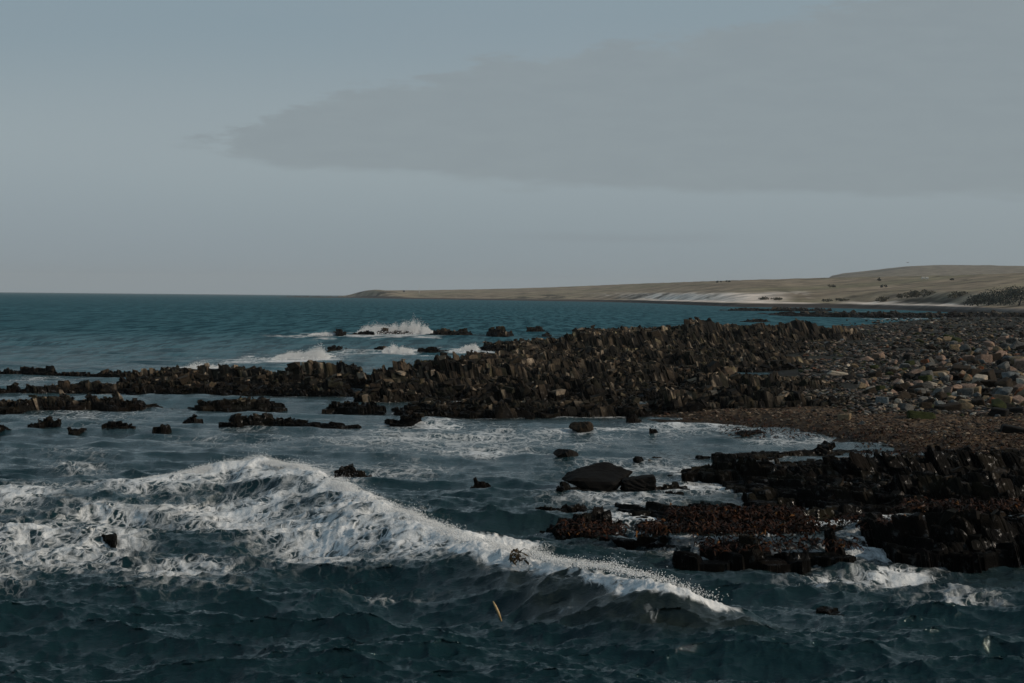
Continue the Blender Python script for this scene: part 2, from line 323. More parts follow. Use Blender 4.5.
LEDGES = [
 # left reef, seaward rows
 ('long low dark ledge farthest back at the left edge, just behind the others', [(-60,376,369),(0,376,369),(20,376,368),(70,377,371),(120,378,370),(165,378,368)], 1.6, 0, .5, {}),
 ('second low jagged ledge from the left edge with gaps of water between blocks', [(-60,394,386),(0,394,387),(35,394,385),(75,393,382),(115,393,380),(150,393,374)], 1.6, 0, .6, {}),
 ('broad brown reef front of upright blocks where the left ledges join', [(112,394,378),(150,395,376),(205,396,379),(260,397,378),(310,398,377),(360,400,378)], 5, .05, .5, {}),
 ('highest knobbly crest of the left reef, a plume of surf behind it', [(105,386,373),(150,386,368),(205,386,365),(250,387,366),(300,388,364),(345,388,366),(380,389,368)], 6, 0, .5, {}),
 ('front ledge at the left edge with a pointed upright block', [(-60,412,402),(0,412,401),(40,411,398),(90,411,397),(118,411,398),(140,411,400),(160,410,401),(178,409,403)], 2, .05, .6, {}),
 ('short rounded ledge right of the pointed block, ringed by water', [(180,408,404),(205,410,397),(230,410,399),(262,410,399),(296,409,402)], 2, .05, .6, {}),
 ('low ledge with one large tan slab in the water', [(204,428,422),(222,428,416),(240,428,412),(265,428,414),(290,429,421),(322,430,424),(352,430,424),(382,429,424)], 1.8, .15, .7, {}),
 ('thin dark ledge end poking left from the brown mass', [(316,413,405),(335,412,400),(360,413,402),(388,414,401)], 2.2, .1, .6, {}),
 ('flat wet shelf below the tan mass, awash at its ends', [(378,425,419),(400,425,416),(428,425,418)], 1.4, .15, .6, {}),
 # middle mass, front to back
 ('tan and brown front row of the central reef, joints lit by the sun', [(385,417,402),(420,418,396),(470,418,394),(520,418,398),(570,418,399),(620,417,396),(665,417,397)], 4, .0, .4, {}),
 ('right half of the central front row, dark blocks above the gravel', [(650,417,390),(700,416,388),(750,416,386),(800,417,387),(850,416,392),(890,414,398)], 5, .05, .4, {}),
 ('steep second row of the central reef with slanting split slabs', [(345,404,384),(400,403,372),(430,403,366),(470,403,371),(540,402,373),(610,402,374),(680,402,374),(740,402,375)], 6, 0, .4, {}),
 ('flat topped dark block row, highest of the central reef near its left end', [(360,392,372),(405,391,360),(430,391,353),(468,391,353),(490,391,358),(560,390,360),(620,389,360),(700,388,361),(760,388,364)], 11, 0, .4, {}),
 ('shadowed row beside the boulder beach, green with weed in places', [(690,402,376),(740,401,374),(800,401,376),(840,399,381),(870,398,388)], 13, .05, .35, {}),
 ('third row back of the central reef, rough and blackish', [(455,375,354),(520,374,350),(580,373,346),(650,372,345),(730,372,346),(790,372,352),(830,371,360)], 16, 0, .4, {'res':1.1}),
 ('fourth row back of the reef, a band of broken grey blocks', [(500,360,344),(560,358,338),(640,358,334),(720,357,334),(780,357,340),(825,356,345),(855,355,349)], 26, 0, .4, {'res':1.2,'block':(.42,.46)}),
 ('toothed skyline ridge at the back of the reef against the bay', [(590,347,334),(650,345,328),(690,345,325),(715,345,321),(745,345,324),(790,345,322),(825,345,318),(845,345,324),(875,344,331)], 40, 0, .35, {'res':1.25,'block':(.45,.5)}),
 ('long thin ledge pointing left into the surf behind the reef', [(476,350,344),(500,351,342),(535,351,341),(570,351,339),(600,350,336),(640,349,335)], 8, .05, .5, {'block':(.42,.46)}),
 ('dark hump of rock out beyond the long thin ledge', [(574,336,331),(590,336,327),(612,336,328),(632,336,330),(655,337,331)], 8, .1, .5, {'block':(.42,.5)}),
 # outlying rocks in the surf
 ('leftmost small rock of the outer line, under the white breaker', [(333,335,332),(338,336,329),(345,336,333)], 4, .2, .5, {'cat':'sea rock'}),
 ('low double rock in the outer line, foam pouring behind', [(344,335,332),(355,335,332),(364,335,329),(374,336,332)], 4, .2, .6, {'cat':'sea rock'}),
 ('long low rock in front of the white breaker', [(374,334,331),(385,334,330),(400,334,330),(415,334,331)], 4, .2, .6, {'cat':'sea rock'}),
 ('chain of dark rocks just right of the white breaker', [(428,335,331),(445,335,328),(460,335,328),(475,335,330)], 5, .15, .6, {'cat':'sea rock'}),
 ('ragged rock with foam on both flanks, right of the chain', [(484,336,331),(497,337,328),(508,337,329),(516,336,333)], 5, .15, .6, {'cat':'sea rock'}),
 ('blocky rock at the right end of the outer line', [(524,332,328),(532,332,325),(541,332,325),(548,332,329)], 5, .15, .5, {'cat':'sea rock'}),
 ('tiny low rock tucked below the blocky one', [(539,336,334),(546,337,333),(553,336,334)], 3, .2, .5, {'cat':'sea rock'}),
 ('low rock between the two left surf plumes', [(320,352,349),(332,351,346),(348,351,347)], 3, .2, .6, {'cat':'sea rock'}),
 ('pointed rock with surf bursting over its right side', [(373,351,348),(380,351,343),(388,351,347),(396,352,345),(401,352,349)], 2.5, .15, .6, {'cat':'sea rock'}),
 ('low toothed rock behind the flat topped block row', [(413,353,349),(425,353,347),(440,353,347),(449,352,348)], 3, .15, .6, {'cat':'sea rock'}),
 ('small stub of rock in the channel behind the reef', [(478,355,351),(485,355,350),(491,355,352)], 2, .2, .4, {'cat':'sea rock'}),
 ('flat rock awash in the open bay behind the skyline ridge', [(742,322,320),(757,322,319),(772,322,319)], 6, .2, .6, {'cat':'sea rock'}),
 # rocks left, awash
 ('low brown rock at the left edge of the water', [(-12,433,425),(-2,433,423),(6,433,427)], 1.2, .2, .4, {'cat':'sea rock'}),
 ('flat dark rock awash below the front left ledge', [(20,430,426),(36,430,421),(52,430,422),(62,430,426)], 1.3, .2, .5, {'cat':'sea rock'}),
 ('little wet rock between the flat dark one and the long reef stub', [(63,434,430),(72,434,427),(82,433,430)], 1.0, .2, .4, {'cat':'sea rock'}),
 ('long low reef stub with foam at its right end', [(88,432,428),(102,432,425),(118,432,426),(138,432,428)], 1.2, .2, .5, {'cat':'sea rock'}),
 ('thin sliver of rock just showing, right of the long reef stub', [(149,433,429),(160,433,427),(174,432,429)], 1.0, .2, .4, {'cat':'sea rock'}),
 ('small triangular rock left of the large tan slab', [(183,423,421),(193,424,417),(201,423,420)], 1.0, .15, .4, {'cat':'sea rock'}),
 # right-hand near ledge, back to front
 ('thin spine of rock trailing left from the near ledge', [(670,463,458),(700,463,456),(740,462,455),(780,459,453),(830,456,449),(880,452,446)], 1.2, .35, .35, {}),
 ('wet black tail of the near ledge, stepped and low', [(664,481,476),(690,481,472),(720,481,469),(748,482,462),(790,484,461),(840,486,458)], 2.2, .6, .4, {}),
 ('upper black step of the near ledge with slanting joints', [(790,486,465),(840,487,462),(890,488,458),(940,487,454),(1000,485,450),(1070,483,447),(1150,480,445)], 5, .55, .3, {'block':(.34,.6)}),
 ('middle black step of the near ledge at the right edge', [(742,506,488),(790,508,485),(850,512,482),(910,516,478),(970,517,474),(1040,517,470),(1150,515,466)], 5, .65, .3, {'block':(.34,.6)}),
 ('weed covered shelf of the near ledge, foam draining round it', [(622,523,512),(660,527,507),(700,531,503),(750,534,503),(800,536,508),(850,535,512),(900,534,508)], 3.2, .6, .2, {'flat':True,'lean':.2}),
 ('dripping black front wall of the near ledge at the right edge', [(868,557,540),(890,560,530),(940,563,524),(1000,564,519),(1060,563,514),(1150,560,508)], 3.5, .75, .25, {'block':(.36,.7)}),
 ('thin wet line of rock barely above water, lowest left of the near ledge', [(646,562,558),(670,563,556),(695,564,556),(722,563,559)], .8, .75, .4, {}),
 ('narrow dark rock line between the kelp shelf and the black outcrop', [(596,524,520),(615,525,518),(640,525,518),(662,523,520)], .8, .7, .4, {}),
 ('low wet front ledge with water running over it', [(690,558,551),(720,561,545),(760,563,543),(800,563,545),(850,562,547)], 1.3, .75, .4, {}),
 ('sunken black ledge linking the outcrop to the near ledge', [(606,546,541),(640,547,537),(670,547,536),(702,545,540)], 1.0, .75, .35, {}),
 ('dark pointed rock standing in foam before the near ledge', [(829,557,552),(838,558,541),(845,558,541),(855,557,550)], .9, .8, .2, {'cat':'sea rock'}),
 ('jagged black outcrop in the shallows behind the breaking wave', [(538,533,527),(556,537,523),(585,539,520),(600,537,513),(616,535,511),(629,531,519)], 1.5, .75, .35, {'cat':'sea rock'}),
 ('barely showing reef line left of the weed covered shelf', [(530,516,513),(555,516,511),(580,514,509),(604,513,510)], .9, .75, .3, {'cat':'sea rock'}),
 ('low split rock with foam in the gap, below the barnacled boulder', [(541,500,495),(555,501,491),(575,499,489),(598,497,491)], 1.1, .7, .3, {'cat':'sea rock'}),
 ('flat wedge of rock right of the barnacled boulder, foam below', [(652,494,490),(672,494,486),(688,494,487),(697,493,490)], 1.0, .6, .3, {'cat':'sea rock'}),
 ('thin wet rock line behind the dark block by the barnacled boulder', [(630,464,461),(650,464,459),(668,463,460)], .9, .6, .3, {'cat':'sea rock'}),
 ('low dark rock alone in open water above the wave', [(466,495,488),(477,495,483),(490,495,483),(503,494,488)], 1.1, .7, .3, {'cat':'sea rock'}),
 ('lone reddish brown rock just behind the wave crest', [(328,478,474),(342,478,470),(358,478,470),(371,477,474)], .8, .25, .3, {'cat':'sea rock'}),
 ('little tan rock in the pool right of the pointed brown one', [(646,436,433),(655,436,430),(666,436,433)], .8, .25, .4, {'cat':'sea rock'}),
 ('thin wet sliver of rock near the base of the central reef', [(624,422,420),(634,422,418),(646,421,419)], 1.0, .3, .3, {'cat':'sea rock'}),
 ('flat slab lying awash near the gravel beach', [(722,435,433),(740,435,431),(755,434,431),(764,433,432)], 1.3, .4, .2, {'cat':'sea rock','flat':True,'block':(1.2,1.2)}),
 ('small dark rock awash at the right of the dark foreground water', [(824,616,611),(834,616,606),(844,616,611)], .8, .8, .2, {'cat':'sea rock'}),
 ('submerged dark rock tip in the foam left of the wave', [(88,541,538),(100,541,534),(114,541,538)], .8, .8, .2, {'cat':'sea rock'}),
]
for i, (lab, pts, th, wet, tap, kw) in enumerate(LEDGES):
    small = kw.get('cat') == 'sea rock'
    kw = dict(kw); kw.setdefault('block', (.26, .4) if small and pts[0][1] > 400 else (.56, .46)); kw.setdefault('period', .7 if small else 1.25); 
    if wet >= .5 and not small: kw.update(rough=.45, block=(.62, .9), period=.72)
    ledge('sea_rock' if small else 'rock_ledge', lab, pts, th, 11 + i * 7, wet, taper=tap * (2.2 if small else 3), back=.35 if small else .5, group='rocks showing above the water' if small else 'ledges of the rocky reef', wob=.15 if small else .6, **kw)
# far reef strips across the bay, one low mass each
ledge('rock_ledge', 'far dark strip of reef across the inlet, right of the bay', [(775,316,314.5),(820,317,314),(880,318,313.5),(940,318,313.5),(1000,318,313.5),(1100,318,313),(1200,318,313)], 70, 901, .3, (1.0, 2), taper=12, group='ledges of the rocky reef', res=1.3, wob=6)
ledge('rock_ledge', 'broken far reef line dotted across the bay water', [(720,310.8,309.5),(760,311,309),(800,311.3,309),(845,311.5,309.6)], 40, 933, .3, (1.2, 2.5), taper=12, group='ledges of the rocky reef', res=1.3, wob=8)

# ------------------------------------------------------------------ boulders
def ico(sub):
    import bmesh
    bm = bmesh.new(); bmesh.ops.create_icosphere(bm, subdivisions=sub, radius=1.0)
    bm.verts.ensure_lookup_table()
    v = np.array([q.co[:] for q in bm.verts]); f = np.array([[q.index for q in p.verts] for p in bm.faces]); bm.free()
    return v, f
ICO1, ICO2, ICO4, ICO5 = ico(1), ico(2), ico(4), ico(5)
def stone_shape(dirs, rng, nplanes=11, k=26, rough=0.03, blocky=False):
    n = rng.normal(size=(nplanes, 3)); n /= np.linalg.norm(n, axis=1)[:, None]
    d = rng.uniform(0.72, 1.0, nplanes)
    if blocky:
        box = np.concatenate([np.eye(3), -np.eye(3)]); n = np.concatenate([box + rng.normal(size=(6, 3)) * 0.10, n[:4]]); n /= np.linalg.norm(n, axis=1)[:, None]
        d = np.concatenate([rng.uniform(0.62, 0.74, 6), rng.uniform(0.85, 1.0, 4)])
    q = np.clip(dirs @ n.T, 1e-3, None); r = d / q
    r = -np.log(np.exp(-k * np.minimum(r, 3)).sum(1)) / k
    v = dirs * r[:, None]
    if rough:
        s = int(rng.integers(1e6))
        v = v * (1 + rough * (fbm(dirs[:, 0] * 2.5 + dirs[:, 2] * 3, dirs[:, 1] * 2.5 - dirs[:, 2] * 2, s, 4)))[:, None]
    v = v - (v.max(0) + v.min(0)) / 2; v = v / (v.max(0) - v.min(0)) * 2 * np.array([.8, .8, .68])
    return v
COLS = {'tan': (.20, .152, .098), 'pinkish': (.22, .160, .128), 'pale': (.36, .32, .265), 'dark brown': (.028, .022, .016), 'grey': (.105, .105, .10), 'mossy green': (.030, .038, .013), 'rusty orange': (.17, .07, .035), 'black': (.012, .0115, .011), 'bluish grey': (.12, .135, .14)}
proto = {}
rng = np.random.default_rng(5)
for kind, (nv, bl, k) in {'rounded': (5, False, 12), 'angular': (5, False, 26), 'blocky': (4, True, 20)}.items():
    proto[kind] = [mesh_np('boulder', stone_shape(ICO4[0], rng, 12, k, .05, bl), ICO4[1], True) for _ in range(nv)]
for l in proto.values():
    for me in l: me.materials.append(M_BOULDER)

# beach ground: gently rising land, ground height as a function of place
BPX = [(640,418),(690,419),(745,424),(800,432),(850,440),(900,448),(960,452),(1300,455)]
bx = np.array([at(*p)[0] for p in BPX]); by = np.array([at(*p)[1] for p in BPX])
LB = np.array([(5.5, 58), (7, 64), (11, 74), (17, 96), (25, 140), (35, 190), (60, 260), (78, 300)])   # seaward edge of the boulders
def ground_h(x, y):
    front = y - np.interp(x, bx, by)                       # > 0 behind the front waterline
    left = x - np.interp(y, LB[:, 1], LB[:, 0])
    d = np.minimum(front, left * 0.9)
    d = np.minimum(d, (300 + 105 * sm(x / y, .255, .325) - y) * 0.5)
    wob = 1.2 * fbm(x * 0.12, y * 0.12, 71, 3)
    d = d + wob
    d = d + .45 * fbm(x * .55, y * .55, 75, 3)
    h = np.where(d < 0, d * 0.08, 0.10 * np.minimum(d, 3) + 0.028 * np.clip(d - 3, 0, 30) + 0.01 * np.clip(d - 33, 0, 60))
    return np.clip(h, -0.6, 2.0) + 0.05 * fbm(x * 0.7, y * 0.7, 73, 3) * (d > 0)
rows = np.concatenate([np.arange(40, 80, 0.30), 80 * (415 / 80) ** np.linspace(0, 1, 235)])
tn = np.linspace(0.02, 0.72, 420)
Tg, Yg = np.meshgrid(tn, rows); Xg = Tg * Yg
Zg = ground_h(Xg, Yg)
gcol = pick(np.clip(0.5 + 0.9 * fbm(Xg * 0.9, Yg * 0.9, 81, 4), 0, .999), [(.065, .038, .020), (.095, .060, .034), (.042, .028, .018), (.12, .082, .05), (.075, .042, .024)])
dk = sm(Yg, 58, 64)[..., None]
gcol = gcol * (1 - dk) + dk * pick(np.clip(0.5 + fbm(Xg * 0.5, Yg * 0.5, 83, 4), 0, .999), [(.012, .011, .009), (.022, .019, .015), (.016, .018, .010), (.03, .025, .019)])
wetg = 1 - sm(Zg, 0.05, 0.22)
gcol = gcol * (1 - 0.55 * wetg[..., None])
stamp(Xg[(Zg > 0.0)], Yg[(Zg > 0.0)])
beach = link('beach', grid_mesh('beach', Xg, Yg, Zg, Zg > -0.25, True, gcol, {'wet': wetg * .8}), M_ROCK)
tag(beach, 'brown gravel beach sloping up under the boulders', None, None, 'structure')
GX0, GY0, GR = -2.0, 30.0, .25
_gx = np.arange(GX0, 240, GR); _gy = np.arange(GY0, 420, GR); _GX, _GY = np.meshgrid(_gx, _gy); GTAB = ground_h(_GX, _GY)
def gh(x, y):
    i = min(max(int(round((y - GY0) / GR)), 0), GTAB.shape[0] - 1); j = min(max(int(round((x - GX0) / GR)), 0), GTAB.shape[1] - 1); return float(GTAB[i, j])
def on_ground(px, py):
    z = 0.3
    for _ in range(6):
        x, y = at(px, py, z); z = max(0.0, gh(x, y))
    return x, y, z
placed = []
def boulder(px, py, wpx, hpx, kind, colname, label, rz=0.0, group='large boulders on the boulder beach', tint=1.0, name='boulder', tilt=0.15, depth=0.8, shape=None, mesh=None, mesh_scale=1.0, water=False):
    if water: x, y = at(px, py); z = 0.0
    else: x, y, z = on_ground(px, py)
    m = y / F_PX
    me = mesh or proto[kind][(shape if shape is not None else len(placed)) % len(proto[kind])]
    o = bpy.data.objects.new(name, me); C.objects.link(o)
    sx, sz = wpx * m * 0.5 / 0.80, hpx * m * 0.5 / 0.68
    o.scale = (sx, max(sz, min(sx, sz * 2.2) * depth), sz)
    o.rotation_euler = (random.uniform(-tilt, tilt), random.uniform(-tilt, tilt), rz)
    o.location = (x, y + 0.3 * sz, z + sz * 0.28)
    c = COLS[colname]; o.color = (c[0] * tint, c[1] * tint, c[2] * tint, 1)
    placed.append((x, y, max(sx, sz)))
    return tag(o, label, name.replace('_', ' '), group)
random.seed(3)
BIG = [
 (1005,404,18,13,'blocky','tan','large olive tan block with a sunlit face, near the right edge',-.5),
 (999,416,20,12,'blocky','black','blackish block with one pale slanting edge, lowest of the right-hand boulders',-.4),
 (950,411,26,11,'blocky','dark brown','long dark block at the gravel edge with a pale squared end',.1),
 (921,418,30,9,'blocky','mossy green','long low mossy slab lying on the gravel',.05),
 (1022,397,15,13,'rounded','rusty orange','rusty orange boulder cut by the right edge of the picture',.3),
 (980,383,15,12,'blocky','pale','pale yellowish block beside a green weedy hollow',-.5),
 (968,381,12,11,'angular','tan','tan wedge leaning against the pale yellowish block',.4),
 (940,377,20,8,'blocky','tan','wide flat tan slab in the middle of the boulders',-.1),
 (943,362,13,10,'angular','pinkish','squat pinkish stone with a peaked top, midway up the beach',.2),
 (970,362,15,10,'rounded','pinkish','broad pinkish boulder above the green weedy hollow',-.3),
 (1001,357,10,8,'rounded','pale','small white oblong stone tipped on its end',.8),
 (1003,369,9,8,'rounded','pale','round pale stone left of a dark wedge, by the right edge',.0),
 (1009,361,8,7,'rounded','tan','little round tan stone under the white oblong one',.2),
 (993,378,24,11,'blocky','black','long black boulder tilted down to the right edge',-.4),
 (992,388,24,12,'rounded','dark brown','big dark rounded boulder with a lit right rim',-.2),
 (918,377,18,11,'angular','pinkish','pink grey boulder with a flat dark underside, left of the flat tan slab',.1),
 (946,391,13,8,'angular','pale','pale squared stone standing above the long dark block',.3),
 (952,402,9,9,'blocky','tan','upright tan stone directly behind the long dark block',-.6),
 (976,394,12,10,'blocky','tan','dull tan block between dark boulders, right of centre',-.4),
 (935,405,6,10,'angular','pale','thin upright pale stone at the gravel edge',.5),
 (898,404,7,8,'angular','pale','single pale triangular stone on dark weed',.2),
 (862,424,10,6,'rounded','grey','lone grey stone on the gravel left of the mossy slab',.0),
 (845,419,14,9,'blocky','tan','tan block at the foot of the dark reef, above the gravel',-.2),
 (893,372,14,8,'rounded','grey','smooth grey boulder at the left edge of the stones',.1),
 (905,368,11,7,'rounded','bluish grey','bluish grey boulder among pinkish stones',.2),
 (838,375,22,5,'blocky','pale','long pale plank shaped stone on the reef, left of the stones',.0),
 (868,362,16,8,'angular','pinkish','flat pinkish boulder at the left of the stone field',.0),
 (1016,413,18,9,'blocky','black','black flat topped block at the right edge above the ledge',-.2),
 (1014,433,26,11,'blocky','black','broad black slab at the right edge behind the near ledge',-.1),
 (960,372,22,9,'blocky','dark brown','dark brown slab overhanging a shadowed gap in the boulders',-.3),
]
for i, (px, py, wp, hp, kd, cn, lab, rz) in enumerate(BIG):
    boulder(px, py, wp, hp, kd, cn, lab, rz, shape=i)
# boulders standing in the shallows
rngb = np.random.default_rng(77)
bd = ICO5[0]; bv_ = stone_shape(bd, rngb, 14, 8, .08)
bw1, bw2, _, _, br_ = worley(bd[:, 0] * 11 + bd[:, 2] * 9, bd[:, 1] * 11 - bd[:, 2] * 7, 91)
bv_ = bv_ * (1 + .035 * (1 - bw1) * br_[0] + .10 * fbm(bd[:, 0] * 4, bd[:, 1] * 5 + bd[:, 2] * 4, 93, 4))[:, None]
barn = mesh_np('barnacled_boulder', bv_, ICO5[1], False); barn.materials.append(M_BOULDER)
def craggy(seed, blocky, k):
    r_ = np.random.default_rng(seed); d_ = ICO5[0]; v_ = stone_shape(d_, r_, 7, k, .16, blocky)
    v_ = v_ * (1 + .10 * fbm(d_[:, 0] * 4 + d_[:, 2] * 3, d_[:, 1] * 4 - d_[:, 2] * 2, seed, 5))[:, None]
    m_ = mesh_np('wet_boulder', v_, ICO5[1], False); m_.materials.append(M_BOULDER); return m_
wetb = craggy(4, False, 22); wetc_ = craggy(9, True, 16)
SH = 'boulders standing in the shallows'
boulder(584,433,31,17,'angular','dark brown','pointed brown rock in the pool below the central reef',.6,SH,1.0,mesh=wetb,tilt=.05,water=True)
boulder(597,488,72,31,'rounded','black','big domed barnacled boulder standing in the shallows',.1,SH,.55,mesh=barn,tilt=.03,water=True,depth=1.0)
boulder(639,490,38,20,'blocky','black','black block leaning against the right side of the barnacled boulder',.1,SH,.7,mesh=wetc_,tilt=.05,water=True)
boulder(567,460,28,16,'angular','black','dark angular boulder in the pool behind the barnacled boulder',.3,SH,1.1,mesh=wetb,tilt=.05,water=True)

# many smaller boulders, each its own object
areas = [('upper', 322, 345), ('middle', 345, 375), ('lower', 375, 412)]
names = list(COLS); wts = np.array([.13, .14, .06, .26, .12, .09, .02, .13, .05]); wts = wts / wts.sum()
cnt = 0; tries = 0; STONES = []
while cnt < 270 and tries < 20000:
    tries += 1
    py = 324 + (412 - 324) * random.random() ** 0.75; px = random.uniform(840, 1030)
    lim = np.interp(py, [322, 345, 360, 380, 395, 412], [930, 890, 850, 845, 870, 890])
    if px < lim: continue
    x, y, z = on_ground(px, py)
    size = np.interp(py, [322, 345, 375, 412], [3.6, 6.2, 9.5, 11]) * random.uniform(0.6, 1.4) * (.85 + .5 * max(0, (px - 900) / 120))
    rad = size * y / F_PX * 0.5
    if any((x - a) ** 2 + (y - b) ** 2 * 0.3 < (0.62 * (rad + c)) ** 2 for a, b, c in placed): continue
    kd = random.choice(['rounded', 'rounded', 'rounded', 'angular', 'blocky']); cn = names[int(rng.choice(len(names), p=wts))]
    ar = next(a for a, lo, hi in areas if lo <= py <= hi)
    o = boulder(px, py, size * random.uniform(.9, 1.35) * (1.35 if random.random() < .12 else 1), size * random.uniform(.7, 1.1), kd, cn, None, random.uniform(-1.5, 1.5), 'loose stones on the boulder beach', random.uniform(.7, 1.15), 'stone', .3)
    STONES.append((o, px, py, kd, cn))
    cnt += 1

# each stone is told apart by its look and the large boulder it lies nearest to
ANCH = ['large olive tan block', 'blackish block with the pale slanting edge', 'long dark block at the gravel edge', 'mossy slab on the gravel', 'rusty orange boulder at the right edge', 'pale yellowish block', 'tan wedge', 'wide flat tan slab', 'squat peaked pinkish stone', 'broad pinkish boulder', 'white oblong stone on end', 'round pale stone', 'little round tan stone', 'long black tilted boulder', 'big dark rounded boulder', 'pink grey boulder', 'pale squared stone', 'upright tan stone', 'dull tan block', 'thin upright pale stone', 'pale triangular stone', 'lone grey stone on the gravel', 'tan block at the reef foot', 'smooth grey boulder', 'bluish grey boulder', 'plank shaped pale stone', 'flat pinkish boulder', 'black flat topped block', 'broad black slab', 'overhanging dark brown slab']
byl = {}
for o, px, py, kd, cn in STONES:
    dd = [math.hypot(px - a[0], 1.6 * (py - a[1])) for a in BIG]; k = int(np.argmin(dd)); ex, ey = px - BIG[k][0], 1.6 * (py - BIG[k][1])
    rel = ('right of' if ex > 0 else 'left of') if abs(ex) > abs(ey) else ('in front of' if ey > 0 else 'behind')
    if dd[k] > 30: rel = 'well ' + rel if rel != 'in front of' else 'some way in front of'
    byl.setdefault(f'{kd} {cn} stone {rel} the {ANCH[k]}', []).append((dd[k], o))
ORD = ['nearest', 'second nearest', 'third nearest', 'fourth nearest', 'fifth nearest', 'sixth nearest', 'seventh nearest', 'eighth nearest', 'ninth nearest']
for lab, l in byl.items():
    l.sort(key=lambda q: q[0])
    for i, (_, o) in enumerate(l): o['label'] = lab if len(l) == 1 else f'{ORD[min(i, 8)]} {lab}'

# the uncountable rest: small stones and gravel
def scatter(name, label, P, S, colr, seed, ic=ICO1, flat=.7, kk=20):
    rg = np.random.default_rng(seed); prot = [stone_shape(ic[0], rg, 9, kk, 0) for _ in range(8)]
    n = len(P); nv = len(ic[0]); V = np.empty((n, nv, 3)); a = rg.uniform(0, 6.28, n); tl = rg.uniform(-.4, .4, n)
    sx = S * rg.uniform(.8, 1.5, n); sy = S * rg.uniform(.7, 1.1, n); sz = S * rg.uniform(.45, 1., n) * flat
    for i in range(n):
        p = prot[i % 8] * (sx[i], sy[i], sz[i]); c, s = math.cos(tl[i]), math.sin(tl[i])
        p = np.stack([p[:, 0] * c - p[:, 2] * s, p[:, 1], p[:, 0] * s + p[:, 2] * c], 1)
        c, s = math.cos(a[i]), math.sin(a[i])
        V[i] = np.stack([p[:, 0] * c - p[:, 1] * s, p[:, 0] * s + p[:, 1] * c, p[:, 2]], 1) + P[i]
    Fc = (ic[1][None] + (np.arange(n) * nv)[:, None, None]).reshape(-1, 3)
    me = mesh_np(name, V.reshape(-1, 3), Fc, False, np.repeat(colr, nv, 0))
    return tag(link(name, me, M_STONE), label, None, None, 'stuff')
rg = np.random.default_rng(17)
pp = []; ss = []; cc = []
cols_arr = np.array([COLS[n] for n in names])
for _ in range(18000):
    py = 314 + 100 * rg.random() ** 0.8 + (rg.exponential(7) if rg.random() < .12 else 0); px = rg.uniform(800, 1090)
    lim = np.interp(py, [314, 318, 320, 345, 360, 380, 395, 412], [960, 930, 880, 815, 775, 765, 800, 870]) + rg.normal() * 18
    if px < lim: continue
    x, y, z = on_ground(px, py)
    if float(vnoise(np.array([x * .25]), np.array([y * .12]), 88)[0]) < -.28: continue
    s = np.interp(py, [320, 345, 375, 412], [1.6, 2.2, 2.6, 2.8]) * rg.uniform(.5, 1.4) * y / F_PX
    pp.append((x, y, z + s * .3)); ss.append(s); cc.append(cols_arr[rg.choice(len(names), p=wts)] * rg.uniform(.25, .9))
scatter('small_stones', 'small mixed stones packed between the boulders', np.array(pp), np.array(ss), np.array(cc), 3)
pp = []; ss = []; cc = []
gp = np.array([(.09, .056, .034), (.055, .034, .02), (.14, .10, .065), (.025, .018, .013), (.22, .175, .13), (.07, .032, .018), (.02, .015, .012)])
for _ in range(9000):
    px, py = rg.uniform(650, 1080), rg.uniform(408, 452)
    x, y, z = on_ground(px, py)
    if gh(x, y) < 0.0: continue
    s = rg.uniform(.02, .075) * (2.0 if rg.random() < .04 else 1); pp.append((x, y, z + s * .2)); ss.append(s); cc.append(gp[rg.integers(len(gp))] * rg.uniform(.5, 1.2))
scatter('gravel', 'brown pebbles and weed litter on the beach', np.array(pp), np.array(ss), np.array(cc), 4)

# ------------------------------------------------------------------ seaweed on the near ledge
def kelp(name, label, spots, seed, pal=None):
    rg = np.random.default_rng(seed); V = []; Fq = []; Cc = []
    pal = np.array(pal or [(.026, .009, .004), (.042, .015, .006), (.014, .007, .004), (.11, .048, .014), (.008, .006, .004)])
    for (px0, py0, px1, py1, z, n) in spots:
        for _ in range(n):
            t = rg.random(); px = px0 + (px1 - px0) * t + rg.normal() * 2; py = py0 + (py1 - py0) * rg.random()
            x, y = at(px, py, z); ln = rg.uniform(.06, .24); wd = rg.uniform(.008, .026); a = rg.uniform(0, 6.28); c = pal[rg.choice(5, p=[.3, .3, .2, .05, .15])] * rg.uniform(.6, 1.2)
            zz = z + rg.uniform(-.10, .05); b = len(V); lift = rg.uniform(.0, .09); bend = rg.uniform(-.8, .8)
            for k in range(4):
                u = k / 3; aa = a + bend * u; cx = x + math.cos(aa) * ln * u; cy = y + math.sin(aa) * ln * u; cz = zz + lift * math.sin(u * 3.1) - .05 * u
                nxx, nyy = -math.sin(aa) * wd * (1 - .5 * u), math.cos(aa) * wd * (1 - .5 * u); tw = rg.uniform(-.02, .02)
                V += [(cx + nxx, cy + nyy, cz + tw), (cx - nxx, cy - nyy, cz - tw)]; Cc += [c, c]
            for k in range(3): Fq.append((b + 2 * k, b + 2 * k + 1, b + 2 * k + 3, b + 2 * k + 2))
    me = mesh_np(name, np.array(V), np.array(Fq), True, np.array(Cc))
    return tag(link(name, me, M_KELP), label, None, None, 'stuff')
kelp('seaweed', 'red brown seaweed draped over the shelf of the near ledge', [(640,522,815,530,.42,1700),(670,508,800,516,.38,1300),(800,515,1000,525,.5,500),(900,500,1024,507,.6,400),(700,536,860,548,.25,350),(560,520,625,532,.35,250),(860,450,1024,456,.5,500),(720,414,900,436,.22,700),(860,425,1024,446,.35,500)], 8)

